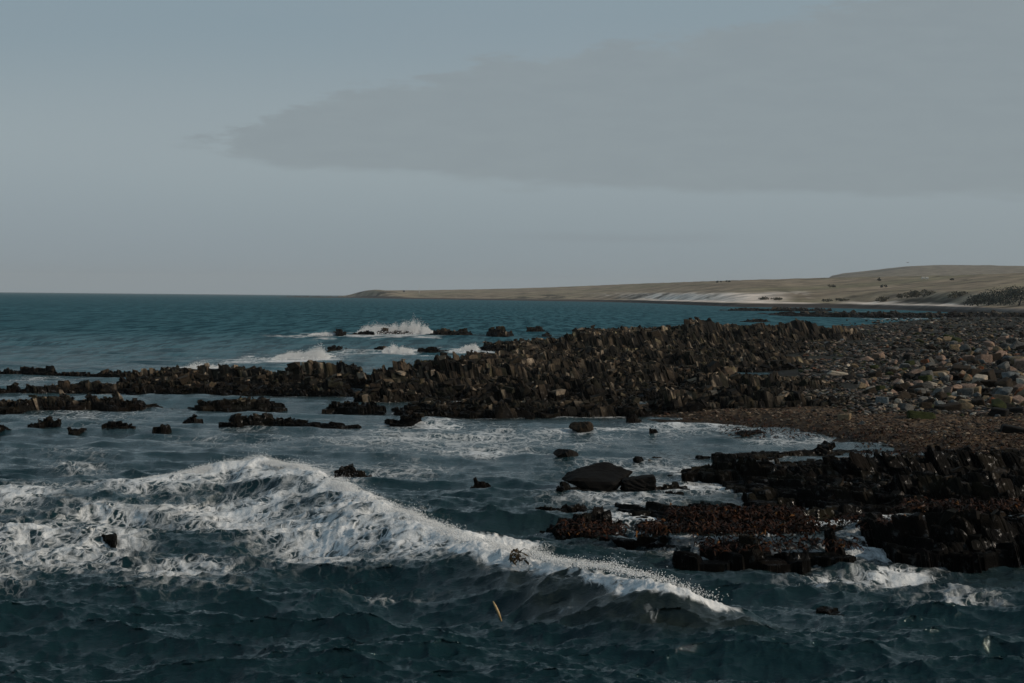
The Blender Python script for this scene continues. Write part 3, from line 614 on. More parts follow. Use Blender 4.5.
# ------------------------------------------------------------------ driftwood and floating weed
def tube(name, pts, rad, mat, parent=None, seg=8):
    V = []; Fq = []; pts = [Vector(p) for p in pts]
    for i, p in enumerate(pts):
        d = (pts[min(i + 1, len(pts) - 1)] - pts[max(i - 1, 0)]).normalized(); a = d.orthogonal().normalized(); b = d.cross(a)
        for k in range(seg):
            an = 2 * math.pi * k / seg; V.append(p + (a * math.cos(an) + b * math.sin(an)) * rad[i])
    for i in range(len(pts) - 1):
        for k in range(seg): Fq.append((i * seg + k, i * seg + (k + 1) % seg, (i + 1) * seg + (k + 1) % seg, (i + 1) * seg + k))
    me = bpy.data.meshes.new(name); me.from_pydata([tuple(v) for v in V], [], Fq + [tuple(range(seg))[::-1], tuple(range((len(pts) - 1) * seg, len(pts) * seg))])
    for p in me.polygons: p.use_smooth = True
    return link(name, me, mat, parent)
x, y = at(497, 613, 0.05)
tag(tube('driftwood_stick', [(x + .07, y, -.08), (x + .02, y, .06), (x - .03, y + .02, .16), (x - .065, y + .03, .23)], [.013, .022, .02, .008], M_WOOD), 'pale yellow stick floating upright in the dark foreground water', 'driftwood')
x, y = at(516, 556, 0.62)
fwd = kelp('floating_weed', 'olive brown tuft of weed riding in the white wave crest', [(509,551,520,557,.55,34)], 9, [(.075, .05, .018), (.05, .035, .014), (.03, .02, .01), (.12, .085, .03), (.02, .015, .008)])
del fwd['kind']; fwd['category'] = 'seaweed'

# ------------------------------------------------------------------ the sea
def wave_tile(Nn, Lm, V, seed, ang=0.0, spread=2, smax=None):
    rg = np.random.default_rng(seed); k1 = 2 * np.pi * np.fft.fftfreq(Nn, Lm / Nn); KX, KY = np.meshgrid(k1, k1)
    K = np.hypot(KX, KY); K[0, 0] = 1e-6; Lw = V * V / 9.81
    cosw = (KX * math.sin(ang) + KY * math.cos(ang)) / K
    P = np.exp(-1 / (K * Lw) ** 2) / K ** 3.7 * (np.abs(cosw) ** spread * .95 + .05); P[0, 0] = 0
    Hh = (rg.normal(size=P.shape) + 1j * rg.normal(size=P.shape)) * np.sqrt(P)
    h0 = np.fft.ifft2(Hh).real; Hh = Hh / h0.std()
    lv = []
    for s in (0.0, 0.12, 0.35, 1.0, 2.8):
        G = np.exp(-0.5 * (K * s) ** 2); A = Hh * G
        lv.append([np.fft.ifft2(A).real, np.fft.ifft2(1j * KX / K * A).real, np.fft.ifft2(1j * KY / K * A).real])
    return np.array(lv), Lm, Nn
def sample(tile, x, y, lev):
    T, Lm, Nn = tile; u = (x / Lm * Nn) % Nn; v = (y / Lm * Nn) % Nn
    i = np.floor(u).astype(int); j = np.floor(v).astype(int); fu = u - i; fv = v - j; i %= Nn; j %= Nn; i1 = (i + 1) % Nn; j1 = (j + 1) % Nn
    l0 = np.clip(np.floor(lev).astype(int), 0, 4); l1 = np.minimum(l0 + 1, 4); fl = np.clip(lev - l0, 0, 1)
    out = []
    for c in range(3):
        A = 0
        for l, wgt in ((l0, 1 - fl), (l1, fl)):
            A = A + wgt * ((T[l, c, j, i] * (1 - fu) + T[l, c, j, i1] * fu) * (1 - fv) + (T[l, c, j1, i] * (1 - fu) + T[l, c, j1, i1] * fu) * fv)
        out.append(A)
    return out
T1 = wave_tile(512, 17.0, 1.9, 2, 0.16, 9); T2 = wave_tile(512, 61.0, 3.6, 4, 0.10, 9); T3 = wave_tile(512, 7.3, 1.05, 6, -.05, 6)
pyr = [400.0]
rows = []
p = 640.0
while p > 0.72:
    rows.append(p); p -= float(np.interp(p, [1, 20, 60, 150, 400], [0.12, 0.3, 0.45, 0.6, 0.85]))
dist = CAM_H * F_PX / np.array(rows); dist = np.concatenate([[2, 4, 6, 8, 9.5], dist[dist > 10.2]])
tn = np.concatenate([np.linspace(-1.6, -.46, 60), np.linspace(-.45, .45, 1150), np.linspace(.46, 1.6, 60)])
TT, YY = np.meshgrid(tn, dist); XX = TT * YY
PXg = 512 + TT * F_PX; PYg = hor(PXg) + CAM_H * F_PX / YY
spacing = YY ** 2 / (CAM_H * F_PX) * 0.36
lev = np.interp(np.log(np.maximum(spacing, 1e-3)), np.log([.05, .12, .35, 1.0, 2.8]), [0, 1, 2, 3, 4])
# blurred footprint of the rocks: foam where they break the water, calm between
def blur(A, s):
    ky = np.fft.fftfreq(A.shape[0]) * 2 * np.pi; kx = np.fft.rfftfreq(A.shape[1]) * 2 * np.pi
    return np.fft.irfft2(np.fft.rfft2(A) * np.exp(-.5 * s * s * (ky[:, None] ** 2 + kx[None] ** 2)), A.shape)
def samp(A, x, y):
    ix = np.clip(((x - FX0) / FOOT_RES).astype(int), 0, A.shape[1] - 1); iy = np.clip(((y - FY0) / FOOT_RES).astype(int), 0, A.shape[0] - 1)
    inside = (x > FX0) & (x < FX1) & (y > FY0) & (y < FY1); return np.where(inside, A[iy, ix], 0)
near_rock = samp(blur(FOOT, 0.45 / FOOT_RES), XX, YY); around = samp(blur(FOOT, 2.2 / FOOT_RES), XX, YY)
calm = 1 - 0.40 * sm(YY, 30, 44) * (1 - sm(YY, 75, 100)) * sm(XX, -16, -4); calm = calm * (1 - .35 * np.clip(around * 1.5, 0, 1))
h1, dx1, dy1 = sample(T1, XX, YY, lev); h2, dx2, dy2 = sample(T2, XX + 7, YY + 3, lev)
h3, dx3, dy3 = sample(T3, XX + 1.3, YY + .7, lev); calm3 = .5 + .5 * calm
a1 = 0.050 * calm; a2 = 0.095 * calm; a3 = .021 * calm3
fade = 1 - sm(YY, 500, 1500) * .8
Z = (h1 * a1 + h2 * a2 + h3 * a3) * fade; X = XX + (dx1 * a1 + dx2 * a2 + dx3 * a3) * .88 * fade; Y = YY + (dy1 * a1 + dy2 * a2 + dy3 * a3) * .88 * fade
# the breaking wave
CR = [(-120,497,.1),(0,489,.22),(90,486,.26),(170,475,.36),(225,463,.56),(258,458,.68),(300,467,.62),(345,487,.55),(395,509,.52),(450,531,.50),(520,552,.52),(580,561,.66),(625,567,.78),(670,580,.70),(715,598,.44),(760,614,.06)]
CW = [(*at(a, b, h), h) for a, b, h in CR]
best = np.full(XX.shape, 1e9); us = np.zeros_like(XX); hh = np.zeros_like(XX); al = np.zeros_like(XX)
mk = (YY > 14) & (YY < 60)
xm, ym = XX[mk], YY[mk]; bm_, um, hm, am = np.full(xm.shape, 1e9), np.zeros(xm.shape), np.zeros(xm.shape), np.zeros(xm.shape)
for i in range(len(CW) - 1):
    ax, ay, ah = CW[i]; ex, ey, eh = CW[i + 1]; cxx, cyy = ex - ax, ey - ay; l2 = cxx * cxx + cyy * cyy
    t = np.clip(((xm - ax) * cxx + (ym - ay) * cyy) / l2, 0, 1); qx, qy = ax + t * cxx, ay + t * cyy
    d = np.hypot(xm - qx, ym - qy); s = np.sign((xm - qx) * cyy - (ym - qy) * cxx); c = d < bm_
    bm_ = np.where(c, d, bm_); um = np.where(c, d * s, um); hm = np.where(c, ah + t * (eh - ah), hm); am = np.where(c, i + t, am)
best[mk] = bm_; us[mk] = um; hh[mk] = hm; al[mk] = am      # us > 0 on the viewer's side
wig = 0.25 * fbm(XX * .8, YY * .8, 203, 3) * mk
ur = us + wig
right_part = sm(al, 9.0, 11.5)
wn = 1.7 - .9 * right_part; wf = 1.0
prof = np.where(ur > 0, np.exp(-(np.abs(ur) / wn) ** 1.7), np.exp(-(np.abs(ur) / wf) ** 1.8))
trough = -.16 * np.exp(-((ur - 2.4) / 1.1) ** 2) * sm(hh, .2, .6)
swell = hh * prof * (0.92 + .34 * fbm(XX * 1.1, YY * 1.1, 207, 4)) + trough
swell = np.where(mk, swell, 0)
Z = Z * (1 - .4 * prof * mk) + swell
nxd = np.zeros_like(X)
# foam amount, with the pool's pale sheen painted in as foam streaks
BL = [(150,489,130,13,.62),(290,484,80,24,.70),(235,515,140,26,.56),(60,545,130,34,.58),(330,540,120,40,.60),(430,555,90,26,.60),(500,562,65,16,.75),(160,570,110,20,.50),(20,500,80,18,.55),(-10,575,70,20,.56),(190,588,120,14,.36),(380,590,120,10,.34),(80,470,90,10,.42),(110,515,90,12,.55),
      (460,440,280,22,.46),(600,432,90,6,.52),(500,455,120,6,.5),(420,425,90,5,.5),(700,428,120,16,.48),(790,440,70,14,.46),(640,470,150,18,.44),(620,502,120,16,.46),(700,545,80,14,.50),(400,470,120,14,.42),(850,578,120,14,.50),(960,598,90,18,.46),(900,570,60,8,.56),
      (820,530,90,8,.66),(870,520,70,6,.56),(690,487,90,10,.58),(90,415,150,25,.36),(250,440,160,20,.36),(60,455,120,14,.33),(330,355,80,6,.42),(295,359,62,3.5,.82),(240,362,60,3,.5),(390,335,62,2.6,.85),(310,336,60,2.2,.6),(395,352,40,2.6,.8),(350,353,50,2,.5),(468,351,30,2.6,.75),(200,370,35,2.5,.7),(560,347,120,6,.3),(690,598,40,8,.45),(40,380,60,6,.42),(900,317,70,3,.5),(860,312,60,2,.3)]
foam = np.zeros_like(XX)
wx = 26 * fbm(XX * .35, YY * .25, 301, 3); wy = 7 * fbm(XX * .35, YY * .25, 311, 3)
for (bxp, byp, rx, ry, s) in BL:
    foam = np.maximum(foam, s * np.exp(-(((PXg + wx - bxp) / rx) ** 2 + ((PYg + wy - byp) / ry) ** 2)))
rock_f = np.clip(near_rock * 1.7, 0, 1) * .42 * (0.55 + .9 * fbm(XX * .3, YY * .3, 331, 3)) + .20 * np.clip(around * 2, 0, 1)
foam = np.maximum(foam, rock_f)
crestf = sm(hh, .1, .5) * np.where(ur > 0, np.exp(-(ur / (.72 - .42 * right_part)) ** 2), np.exp(-(ur / (.55 - .25 * right_part)) ** 2)) * mk
foam = np.maximum(foam, crestf * np.clip(.80 + .75 * fbm(XX * 1.2, YY * .8, 377, 4), .15, .97))
brk = sm(fbm(XX * 1.6, YY * 1.2, 371, 3), .12, .4) * right_part * np.exp(-((ur - .9) / .7) ** 2) * mk
foam = np.maximum(foam, brk * .33)
foam = np.clip(foam * (1 + .45 * fbm(XX * .6, YY * .45, 341, 4)), 0, 1)
wcap = sm(fbm(XX * .05, YY * .018, 351, 4), .42, .6) * .42 * sm(YY, 90, 140) * (1 - sm(YY, 700, 1500)); foam = np.maximum(foam, wcap)
# shore break on the far beach
lumps = np.clip((foam - .45) / .4, 0, 1)
Z = Z + lumps * (0.05 * np.abs(fbm(XX * 3.0, YY * 3.0, 361, 4)) + .05 * np.abs(fbm(XX * 9, YY * 9, 363, 3))) * (YY < 120)
me = grid_mesh('sea', X, Y, Z, None, True, None, {'foam': foam, 'dist': np.clip(YY / 400, 0, 1), 'shoal': np.clip(np.maximum(around * 1.6, 1.5 * right_part * sm(hh, .2, .5) * np.exp(-((ur - .55) / .6) ** 2) * mk), 0, 1)})
m, t, b = new_mat('sea_water')
g = N(t, 'ShaderNodeNewGeometry'); fa = N(t, 'ShaderNodeAttribute', attribute_name='foam'); da = N(t, 'ShaderNodeAttribute', attribute_name='dist'); sh = N(t, 'ShaderNodeAttribute', attribute_name='shoal')
pos = g.outputs['Position']
wn_ = N(t, 'ShaderNodeTexNoise', Scale=1.1, Detail=4.0, Roughness=.6); L(t, pos, wn_.inputs['Vector'])
wv = N(t, 'ShaderNodeVectorMath', operation='MULTIPLY_ADD'); L(t, wn_.outputs['Color'], wv.inputs[0]); wv.inputs[1].default_value = (.9, .9, 0); L(t, pos, wv.inputs[2])
flat = N(t, 'ShaderNodeVectorMath', operation='MULTIPLY'); L(t, wv.outputs[0], flat.inputs[0]); flat.inputs[1].default_value = (1.0, .55, 0.3)
def vor(scale):
    v = N(t, 'ShaderNodeTexVoronoi', Scale=scale); v.feature = 'DISTANCE_TO_EDGE'; L(t, flat.outputs[0], v.inputs['Vector']); return v.outputs['Distance']
lace = mathn(t, 'MAXIMUM', mathn(t, 'SUBTRACT', 1.0, mathn(t, 'MULTIPLY', vor(2.3), 3.4)), mathn(t, 'MULTIPLY', mathn(t, 'SUBTRACT', 1.0, mathn(t, 'MULTIPLY', vor(6.5), 3.5)), .85))
fn = N(t, 'ShaderNodeTexNoise', Scale=5.5, Detail=9.0, Roughness=.76); L(t, flat.outputs[0], fn.inputs['Vector'])
patt = mathn(t, 'ADD', mathn(t, 'MULTIPLY', lace, .42), mathn(t, 'MULTIPLY', fn.outputs[0], .62))
thr = mathn(t, 'SUBTRACT', .92, mathn(t, 'MULTIPLY', fa.outputs['Fac'], .88))
fo = mathn(t, 'MULTIPLY', sstep(t, mathn(t, 'SUBTRACT', patt, thr), -.08, .26), sstep(t, fa.outputs['Fac'], .10, .58))
bn = N(t, 'ShaderNodeTexNoise', Scale=.012, Detail=3.0); L(t, pos, bn.inputs['Vector'])
cp = N(t, 'ShaderNodeVectorMath', operation='MULTIPLY'); L(t, pos, cp.inputs[0]); cp.inputs[1].default_value = (.55, .055, 0)
cn = N(t, 'ShaderNodeTexNoise', Scale=1.0, Detail=9.0, Roughness=.72); L(t, cp.outputs[0], cn.inputs['Vector'])
water_sky_col = mixc(t, sstep(t, da.outputs['Fac'], .03, .42), (.0055, .021, .0245), mixc(t, sstep(t, cn.outputs[0], .42, .58), (.016, .072, .098), (.066, .185, .228)))  # far tones brightened so the colour itself carries the sky's reflection
water_sky_col = mixc(t, mathn(t, 'MULTIPLY', sstep(t, bn.outputs[0], .4, .65), .22), water_sky_col, (.02, .075, .10))
water_sky_col = mixc(t, mathn(t, 'MULTIPLY', sh.outputs['Fac'], .65), water_sky_col, (.020, .021, .015))
fcol = mixc(t, sstep(t, fn.outputs[0], .3, .65), (.50, .52, .53), (.88, .89, .89))
L(t, mixc(t, fo, water_sky_col, fcol), b.inputs['Base Color'])
L(t, mathn(t, 'ADD', mathn(t, 'MULTIPLY_ADD', da.outputs['Fac'], .22, .06), mathn(t, 'MULTIPLY', fo, .6), clamp=True), b.inputs['Roughness'])
b.inputs['IOR'].default_value = 1.333; b.inputs['Specular Tint'].default_value = (.72, .95, 1.0, 1)
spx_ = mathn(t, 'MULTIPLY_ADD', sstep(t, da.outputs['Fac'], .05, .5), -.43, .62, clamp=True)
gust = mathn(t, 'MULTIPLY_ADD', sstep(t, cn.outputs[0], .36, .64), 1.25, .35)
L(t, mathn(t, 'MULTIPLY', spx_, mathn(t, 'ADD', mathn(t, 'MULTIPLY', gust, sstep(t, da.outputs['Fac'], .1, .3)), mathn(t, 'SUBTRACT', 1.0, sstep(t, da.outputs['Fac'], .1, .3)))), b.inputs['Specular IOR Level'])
st_ = N(t, 'ShaderNodeVectorMath', operation='MULTIPLY'); L(t, pos, st_.inputs[0]); st_.inputs[1].default_value = (.7, 2.6, 1.0)
r1 = N(t, 'ShaderNodeTexNoise', Scale=11.0, Detail=5.0, Roughness=.6); L(t, st_.outputs[0], r1.inputs['Vector'])
r2 = N(t, 'ShaderNodeTexNoise', Scale=.55, Detail=6.0, Roughness=.62); L(t, st_.outputs[0], r2.inputs['Vector'])
b1 = N(t, 'ShaderNodeBump', Strength=.45, Distance=.05); L(t, r1.outputs[0], b1.inputs['Height'])
b2 = N(t, 'ShaderNodeBump', Distance=1.0); L(t, r2.outputs[0], b2.inputs['Height']); L(t, b1.outputs[0], b2.inputs['Normal'])
L(t, sstep(t, da.outputs['Fac'], .08, .45), b2.inputs['Strength'])
b3 = N(t, 'ShaderNodeBump', Strength=.6, Distance=.05); L(t, mathn(t, 'MULTIPLY', fn.outputs[0], fo), b3.inputs['Height']); L(t, b2.outputs[0], b3.inputs['Normal'])
L(t, b3.outputs[0], b.inputs['Normal'])
# far out a diffuse layer takes over, sky reflection put into its colour
df = N(t, 'ShaderNodeBsdfDiffuse'); L(t, mixc(t, fo, water_sky_col, fcol), df.inputs['Color']); L(t, b3.outputs[0], df.inputs['Normal'])
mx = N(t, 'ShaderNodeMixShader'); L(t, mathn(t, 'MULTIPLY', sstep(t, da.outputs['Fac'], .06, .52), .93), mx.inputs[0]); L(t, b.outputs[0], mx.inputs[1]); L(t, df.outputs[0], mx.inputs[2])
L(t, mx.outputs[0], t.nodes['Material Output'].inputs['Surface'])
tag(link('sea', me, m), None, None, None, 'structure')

# ------------------------------------------------------------------ spray
ms, t, b = new_mat('white_water'); b.inputs['Base Color'].default_value = (.80, .82, .83, 1); b.inputs['Roughness'].default_value = .7
b.inputs['Specular IOR Level'].default_value = .2
OCT_V = np.array([(1, 1, 1), (-1, -1, 1), (-1, 1, -1), (1, -1, -1)], float)
OCT_F = np.array([(0, 1, 3), (0, 2, 1), (0, 3, 2), (1, 2, 3)])
def drops(name, label, P, S, seed):
    rg = np.random.default_rng(seed); n = len(P)
    V = OCT_V[None] * (S[:, None] * rg.uniform(.6, 1.4, (n, 3)))[:, None, :] + P[:, None, :]
    Fc = OCT_F[None] + (np.arange(n) * 4)[:, None, None]
    return tag(link(name, mesh_np(name, V.reshape(-1, 3), Fc.reshape(-1, 3), True), ms), label, None, None, 'stuff')
rg = np.random.default_rng(21)
CWa = np.array(CW); n = 90000
aa = 2.6 + 11.3 * rg.random(n); aa = aa[rg.random(n) < np.interp(aa, [2.6, 8, 10.5, 12, 13.9], [1, .8, .35, .18, .06])]; n = len(aa); i0 = aa.astype(int); fr = (aa - i0)[:, None]
Pc = CWa[i0] * (1 - fr) + CWa[i0 + 1] * fr
burst = np.clip(.28 + 1.9 * fbm(aa * 2.1, aa * 0, 401, 5), .03, 1.5)
tall = np.interp(aa, [2.6, 4, 5, 7, 9, 12, 13.5, 14.6], [.08, .2, .28, .26, .22, .17, .10, .02])
hz_ = rg.exponential(.19, n) * tall * burst * 1.6
off = rg.normal(size=(n, 2)) * .13 + np.stack([hz_ * .5, hz_ * .2], 1)
P = np.stack([Pc[:, 0] + off[:, 0], Pc[:, 1] + off[:, 1] + .1, Pc[:, 2] * .93 - .02 + hz_], 1)
drops('wave_spray', 'white spray thrown up along the crest of the breaking wave', P, rg.uniform(.0022, .0065, n) * (1.2 - .6 * np.clip(hz_ / .4, 0, 1)), 22)
def plume(label, prof, n, seed, dep=1.2):
    """prof: (px, base py, top py) along a burst of surf"""
    rg = np.random.default_rng(seed); pr = np.array(prof, float); px = rg.uniform(pr[0, 0], pr[-1, 0], n)
    bpy_ = np.interp(px, pr[:, 0], pr[:, 1]); tp = np.interp(px, pr[:, 0], pr[:, 2])
    tp = tp + 2.2 * fbm(px * .35, px * 0, seed, 4) + .8; keep = rg.random(n) < np.clip(.55 + 1.3 * fbm(px * .22, px * 0 + 5, seed + 1, 3), .1, 1); px, bpy_, tp = px[keep], bpy_[keep], tp[keep]; n = len(px)
    d = CAM_H * F_PX / (bpy_ - hor(px)); x = (px - 512) / F_PX * d; hgt = np.maximum(bpy_ - tp, .3) * d / F_PX
    u = rg.random(n) ** 1.5; z = hgt * u * (1 + .3 * rg.normal(size=n) * u)
    P = np.stack([x + rg.normal(size=n) * .05 + .15 * z, d + rg.normal(size=n) * dep * (1 - .4 * u), np.abs(z)], 1)
    return drops('surf_spray', label, P, d / F_PX * rg.uniform(.10, .38, n) * (1.3 - .8 * u), seed)
plume('white plume of surf leaping behind the left reef, highest at its right tip', [(276,358,356),(290,358,352),(305,358,352),(312,358,349),(317,358,346),(321,358,350),(330,358,357)], 34000, 31)
plume('long white breaker out beyond the small outer rocks', [(358,333,331),(362,333,327),(372,333,325),(385,333,326),(400,333,324),(410,333,321),(420,333,323),(430,333,330),(436,333,332)], 42000, 33, 2)
plume('small burst of surf over the pointed rock', [(384,352,348),(391,352,344),(396,352,347),(402,352,347),(414,352,350)], 14000, 35)
plume('low white surf at the left tip of the long thin ledge', [(458,351,349),(466,350,345),(474,350,344),(480,350,348)], 9000, 37)
plume('white water showing just over the crest of the left reef', [(186,370,366),(194,370,362),(203,370,363),(214,370,366),(225,370,368)], 12000, 39)
plume('flat streak of white surf left of the outer rocks', [(310,335,333),(322,335,332),(336,335,332)], 6000, 41)

# ------------------------------------------------------------------ far land
PXL = np.concatenate([np.arange(338, 1060, 0.8), np.arange(1060, 1700, 4)])
def ip(px, tab):
    a = np.array(tab, float); g = np.arange(250, 1950, 2.0); v = np.interp(g, a[:, 0], a[:, 1])
    k = np.exp(-.5 * (np.arange(-30, 31) / 9.0) ** 2); k /= k.sum(); v = np.convolve(np.pad(v, 30, mode='edge'), k, 'valid')
    return np.where(np.asarray(px) < 440, np.interp(px, a[:, 0], a[:, 1]), np.interp(px, g, v))
COAST = [(338,2.9),(380,3.3),(420,3.6),(500,4.1),(600,4.7),(640,5.4),(700,7.4),(740,8.8),(800,8.6),(850,9.0),(900,10.0),(940,11.3),(975,13),(1024,15.0),(1200,18),(1700,19)]     # pixels under the horizon of the waterline
SKYL = [(338,-2.4),(350,.2),(358,2.3),(366,3.8),(376,4.6),(400,5.0),(420,5.2),(500,7.3),(560,9.8),(640,14),(720,17.5),(800,20.6),(860,22.5),(950,25),(1024,28),(1200,36),(1700,45)]
uu = np.concatenate([np.linspace(-.04, .22, 46), np.linspace(.225, 1.0, 90), np.linspace(1.02, 1.8, 20)])
PX2, UU = np.meshgrid(PXL, uu)
dc = CAM_H * F_PX / ip(PX2, COAST); ds = dc + 260 + dc * .45
DD = dc + (ds - dc) * UU
es = ip(PX2, SKYL); zs = CAM_H + es * ds / F_PX
XL = (PX2 - 512) / F_PX * DD; YL = DD
rise = sm(UU, 0, .05) * .10 + sm(UU, .06, .26) * .16 + np.clip((UU - .12) / .88, 0, 1.0) ** 1.0 * .74
headb = 1 - sm(PX2, 372, 420)                         # low bluff at the point
rise = rise * (1 - headb) + headb * (sm(UU, 0, .12) * .85 + .15 * np.clip(UU, 0, 1))
zl = np.maximum(zs, .5) * rise
zl = np.where(UU < 0, UU * 20, zl)
dune = sm(PX2, 560, 650) * sm(UU, .04, .1) * (1 - sm(UU, .22, .4))
zl = zl + dune * (1.6 * fbm(XL * .02, YL * .012, 501, 4)) + .5 * fbm(XL * .05, YL * .02, 503, 3) * sm(UU, .03, .1)
# what covers the ground: scrub, dry grass, pale sand, dark tide rocks
n1 = fbm(XL * .012, YL * .006, 511, 4); n2 = fbm(XL * .028, YL * .008, 513, 5, .65); n3 = fbm(XL * .004, YL * .006, 517, 3)
col = np.array([.275, .222, .158]) * (1 + .35 * n1[..., None]) + np.array([-.05, -.022, -.03]) * sm(n3, -.1, .4)[..., None]
scrub = sm(n2 + .5 * n1, -.02, .32) * (.30 + .62 * sm(UU, .42, .12))
col = col * (1 - scrub[..., None]) + np.array([.030, .030, .022]) * scrub[..., None]
s1 = sm(PX2, 610, 660) * (1 - sm(PX2, 765, 800)) * sm(UU, .035, .06) * (1 - sm(UU + .06 * n1, .22, .31))
s1b = sm(PX2, 560, 640) * (1 - sm(PX2, 780, 830)) * sm(UU, .12, .17) * (1 - sm(UU, .26, .33)) * sm(n2, .0, .2)
s2 = sm(PX2, 825, 870) * (1 - sm(PX2, 950, 985)) * sm(UU + .02 * n1, .035, .05) * (1 - sm(UU + .02 * n1, .115, .14))
s3 = sm(PX2, 740, 770) * (1 - sm(PX2, 800, 830)) * sm(UU, .03, .045) * (1 - sm(UU, .07, .085))
sand = (np.clip(np.maximum.reduce([s1, s1b * .8, s2, s3]), 0, 1) * (1 - .85 * sm(n2 + .4 * n1, .08, .30) * sm(UU, .07, .12)))[..., None]
col = col * (1 - sand) + np.array([.74, .65, .57]) * sand
tide = (1 - sm(UU + .012 * n2, .03, .05))[..., None]
col = col * (1 - tide) + np.array([.05, .043, .04]) * tide
grav = (sm(PX2, 860, 960) * sm(UU, .02, .03) * (1 - sm(UU, .055, .07)))[..., None] * .8
col = col * (1 - grav) + np.array([.20, .165, .14]) * grav
fields = (np.abs(((DD * .011 + n1 * .8) % 1.0) - .5) < .05) & (UU > .45)
col = np.where(fields[..., None], col * .62, col)
land = link('headland', grid_mesh('headland', XL, YL, zl, zl > -1.5, True, np.clip(col, .01, 1)), M_LAND); tag(land, kind='structure')
def land_z(px, u):
    j = int(np.argmin(np.abs(PXL - px))); i = int(np.argmin(np.abs(uu - u))); return XL[i, j], YL[i, j], zl[i, j]
# far hill
HS = [(790,8),(818,17),(826,20),(831,23.6),(842,26),(862,28.3),(886,31.3),(905,33.5),(940,35.4),(985,35.5),(1024,35.0),(1200,33),(1500,28),(1900,10)]
hp = np.concatenate([np.arange(790, 1060, 2.0), np.arange(1060, 1900, 20)]); hu = np.linspace(0, 1.6, 50)
HP, HU = np.meshgrid(hp, hu); HD = 2300 + 1500 * HU
zh = CAM_H + np.interp(HP, *np.array(HS).T) * (.35 + .65 * sm(HU, 0, .9)) * HD / F_PX * np.where(HU > 1, .9, 1) + 1.2 * fbm(HP * .05, HU * 5, 531, 3)
HXX = (HP - 512) / F_PX * HD
hn = fbm(HXX * .003, HD * .003, 533, 4)
hc = np.array([.20, .17, .125]) * (1 + .3 * hn[..., None])
bl = (sm(hn, .05, .3) * (1 - sm(HP, 905, 925)) * sm(HU, .45, .55))[..., None] * .75
hc = hc * (1 - bl) + np.array([.05, .055, .05]) * bl
tag(link('far_hill', grid_mesh('far_hill', HXX, HD, zh, None, True, hc), M_LAND), kind='structure')
# low reef spit running out from the point
spx = np.arange(268, 352, .5); sdp = np.linspace(0, 1, 14); SPX, SDP = np.meshgrid(spx, sdp)
SD = 2250 + 160 * SDP; sxx = (SPX - 512) / F_PX * SD
sz_ = (1.3 + 1.6 * fbm(SPX * .35, SDP * 2, 541, 4)) * np.sin(np.pi * np.clip(SDP, 0, 1)) * sm(SPX, 268, 300) * 1.6 - .3
tag(link('rocky_spit', grid_mesh('rocky_spit', sxx, SD, sz_, None, False, np.tile(np.array([.06, .055, .05]), sz_.shape + (1,))), M_LAND), kind='structure')

# ------------------------------------------------------------------ bushes on the far shore
def bush(px, u, wpx, hpx, n, seed, label, cols, name='bush', group='bushes on the far shore'):
    rg = np.random.default_rng(seed); x, y, z = land_z(px, u); m = y / F_PX; W, H = wpx * m * .5, hpx * m
    root = bpy.data.objects.new(name, None); C.objects.link(root); root.location = (x, y, z); tag(root, label, 'bush', group)
    nl = max(4, n // 120); lob = np.stack([rg.uniform(-.8, .8, nl), rg.uniform(-.5, .5, nl), rg.uniform(.2, .75, nl)], 1); lr = rg.uniform(.22, .42, nl)
    lob[:, 2] *= (1 - .45 * np.abs(lob[:, 0]))
    k = rg.integers(nl, size=n); dv = rg.normal(size=(n, 3)); dv /= np.linalg.norm(dv, axis=1)[:, None]
    q = lob[k] + dv * (lr[k] * rg.uniform(.6, 1.08, n))[:, None]; q[:, 2] = np.abs(q[:, 2])
    Pn = q * (W, W * .6, H); s = m * rg.uniform(.45, 1.1, n)
    a = rg.normal(size=(n, 3)); a /= np.linalg.norm(a, axis=1)[:, None]; bb = np.cross(a, rg.normal(size=(n, 3))); bb /= np.linalg.norm(bb, axis=1)[:, None]
    a = a * s[:, None]; bb = bb * s[:, None] * .7
    V = np.stack([Pn - a, Pn + bb, Pn + a, Pn - bb], 1).reshape(-1, 3); Fq = np.arange(n * 4).reshape(n, 4)
    cc = np.repeat(np.array(cols)[rg.integers(len(cols), size=n)] * rg.uniform(.7, 1.3, n)[:, None], 4, 0)
    link('foliage', mesh_np('foliage', V, Fq, False, cc), M_LEAF, root)
    tube('stem', [(0, 0, -.4), (.05 * W, 0, H * .25), (.12 * W, .05 * W, H * .5)], [.05 * H, .04 * H, .015 * H], M_DARK, root, 6)
DKB = [(.030, .042, .036), (.042, .055, .042), (.022, .034, .032)]; OLV = [(.07, .068, .045), (.055, .058, .04), (.09, .08, .05)]
bush(1018, .125, 78, 20, 2600, 1, 'large dark blue green thicket cut off by the right edge of the picture', DKB)
bush(988, .115, 44, 14, 1600, 2, 'dark rounded bush joined to the left side of the large thicket', DKB)
bush(1010, .19, 46, 12, 900, 21, 'olive scrub showing over the top of the large thicket', OLV)
bush(923, .175, 30, 9, 700, 3, 'wide grey olive bush above the right-hand patch of sand', OLV)
bush(906, .165, 22, 7, 500, 4, 'smaller olive bush touching the left end of the wide grey one', OLV)
bush(955, .17, 26, 7, 500, 5, 'low scrub bush between the wide grey olive bush and the dark thicket', OLV)
bush(885, .14, 30, 5, 400, 6, 'low dark scrub line above the left end of the right-hand sand', OLV)
bush(835, .13, 34, 4, 380, 7, 'flat dark scrub between the two patches of sand', OLV)
bush(768, .14, 28, 4, 320, 8, 'dark scrub tuft at the right end of the left-hand sand', OLV)
bush(878, .75, 5, 4, 90, 9, 'tiny round dark bush alone on the open grass slope', DKB)
bush(883, .42, 7, 3, 80, 10, 'small dark bush lower on the grass slope than the round one', DKB)
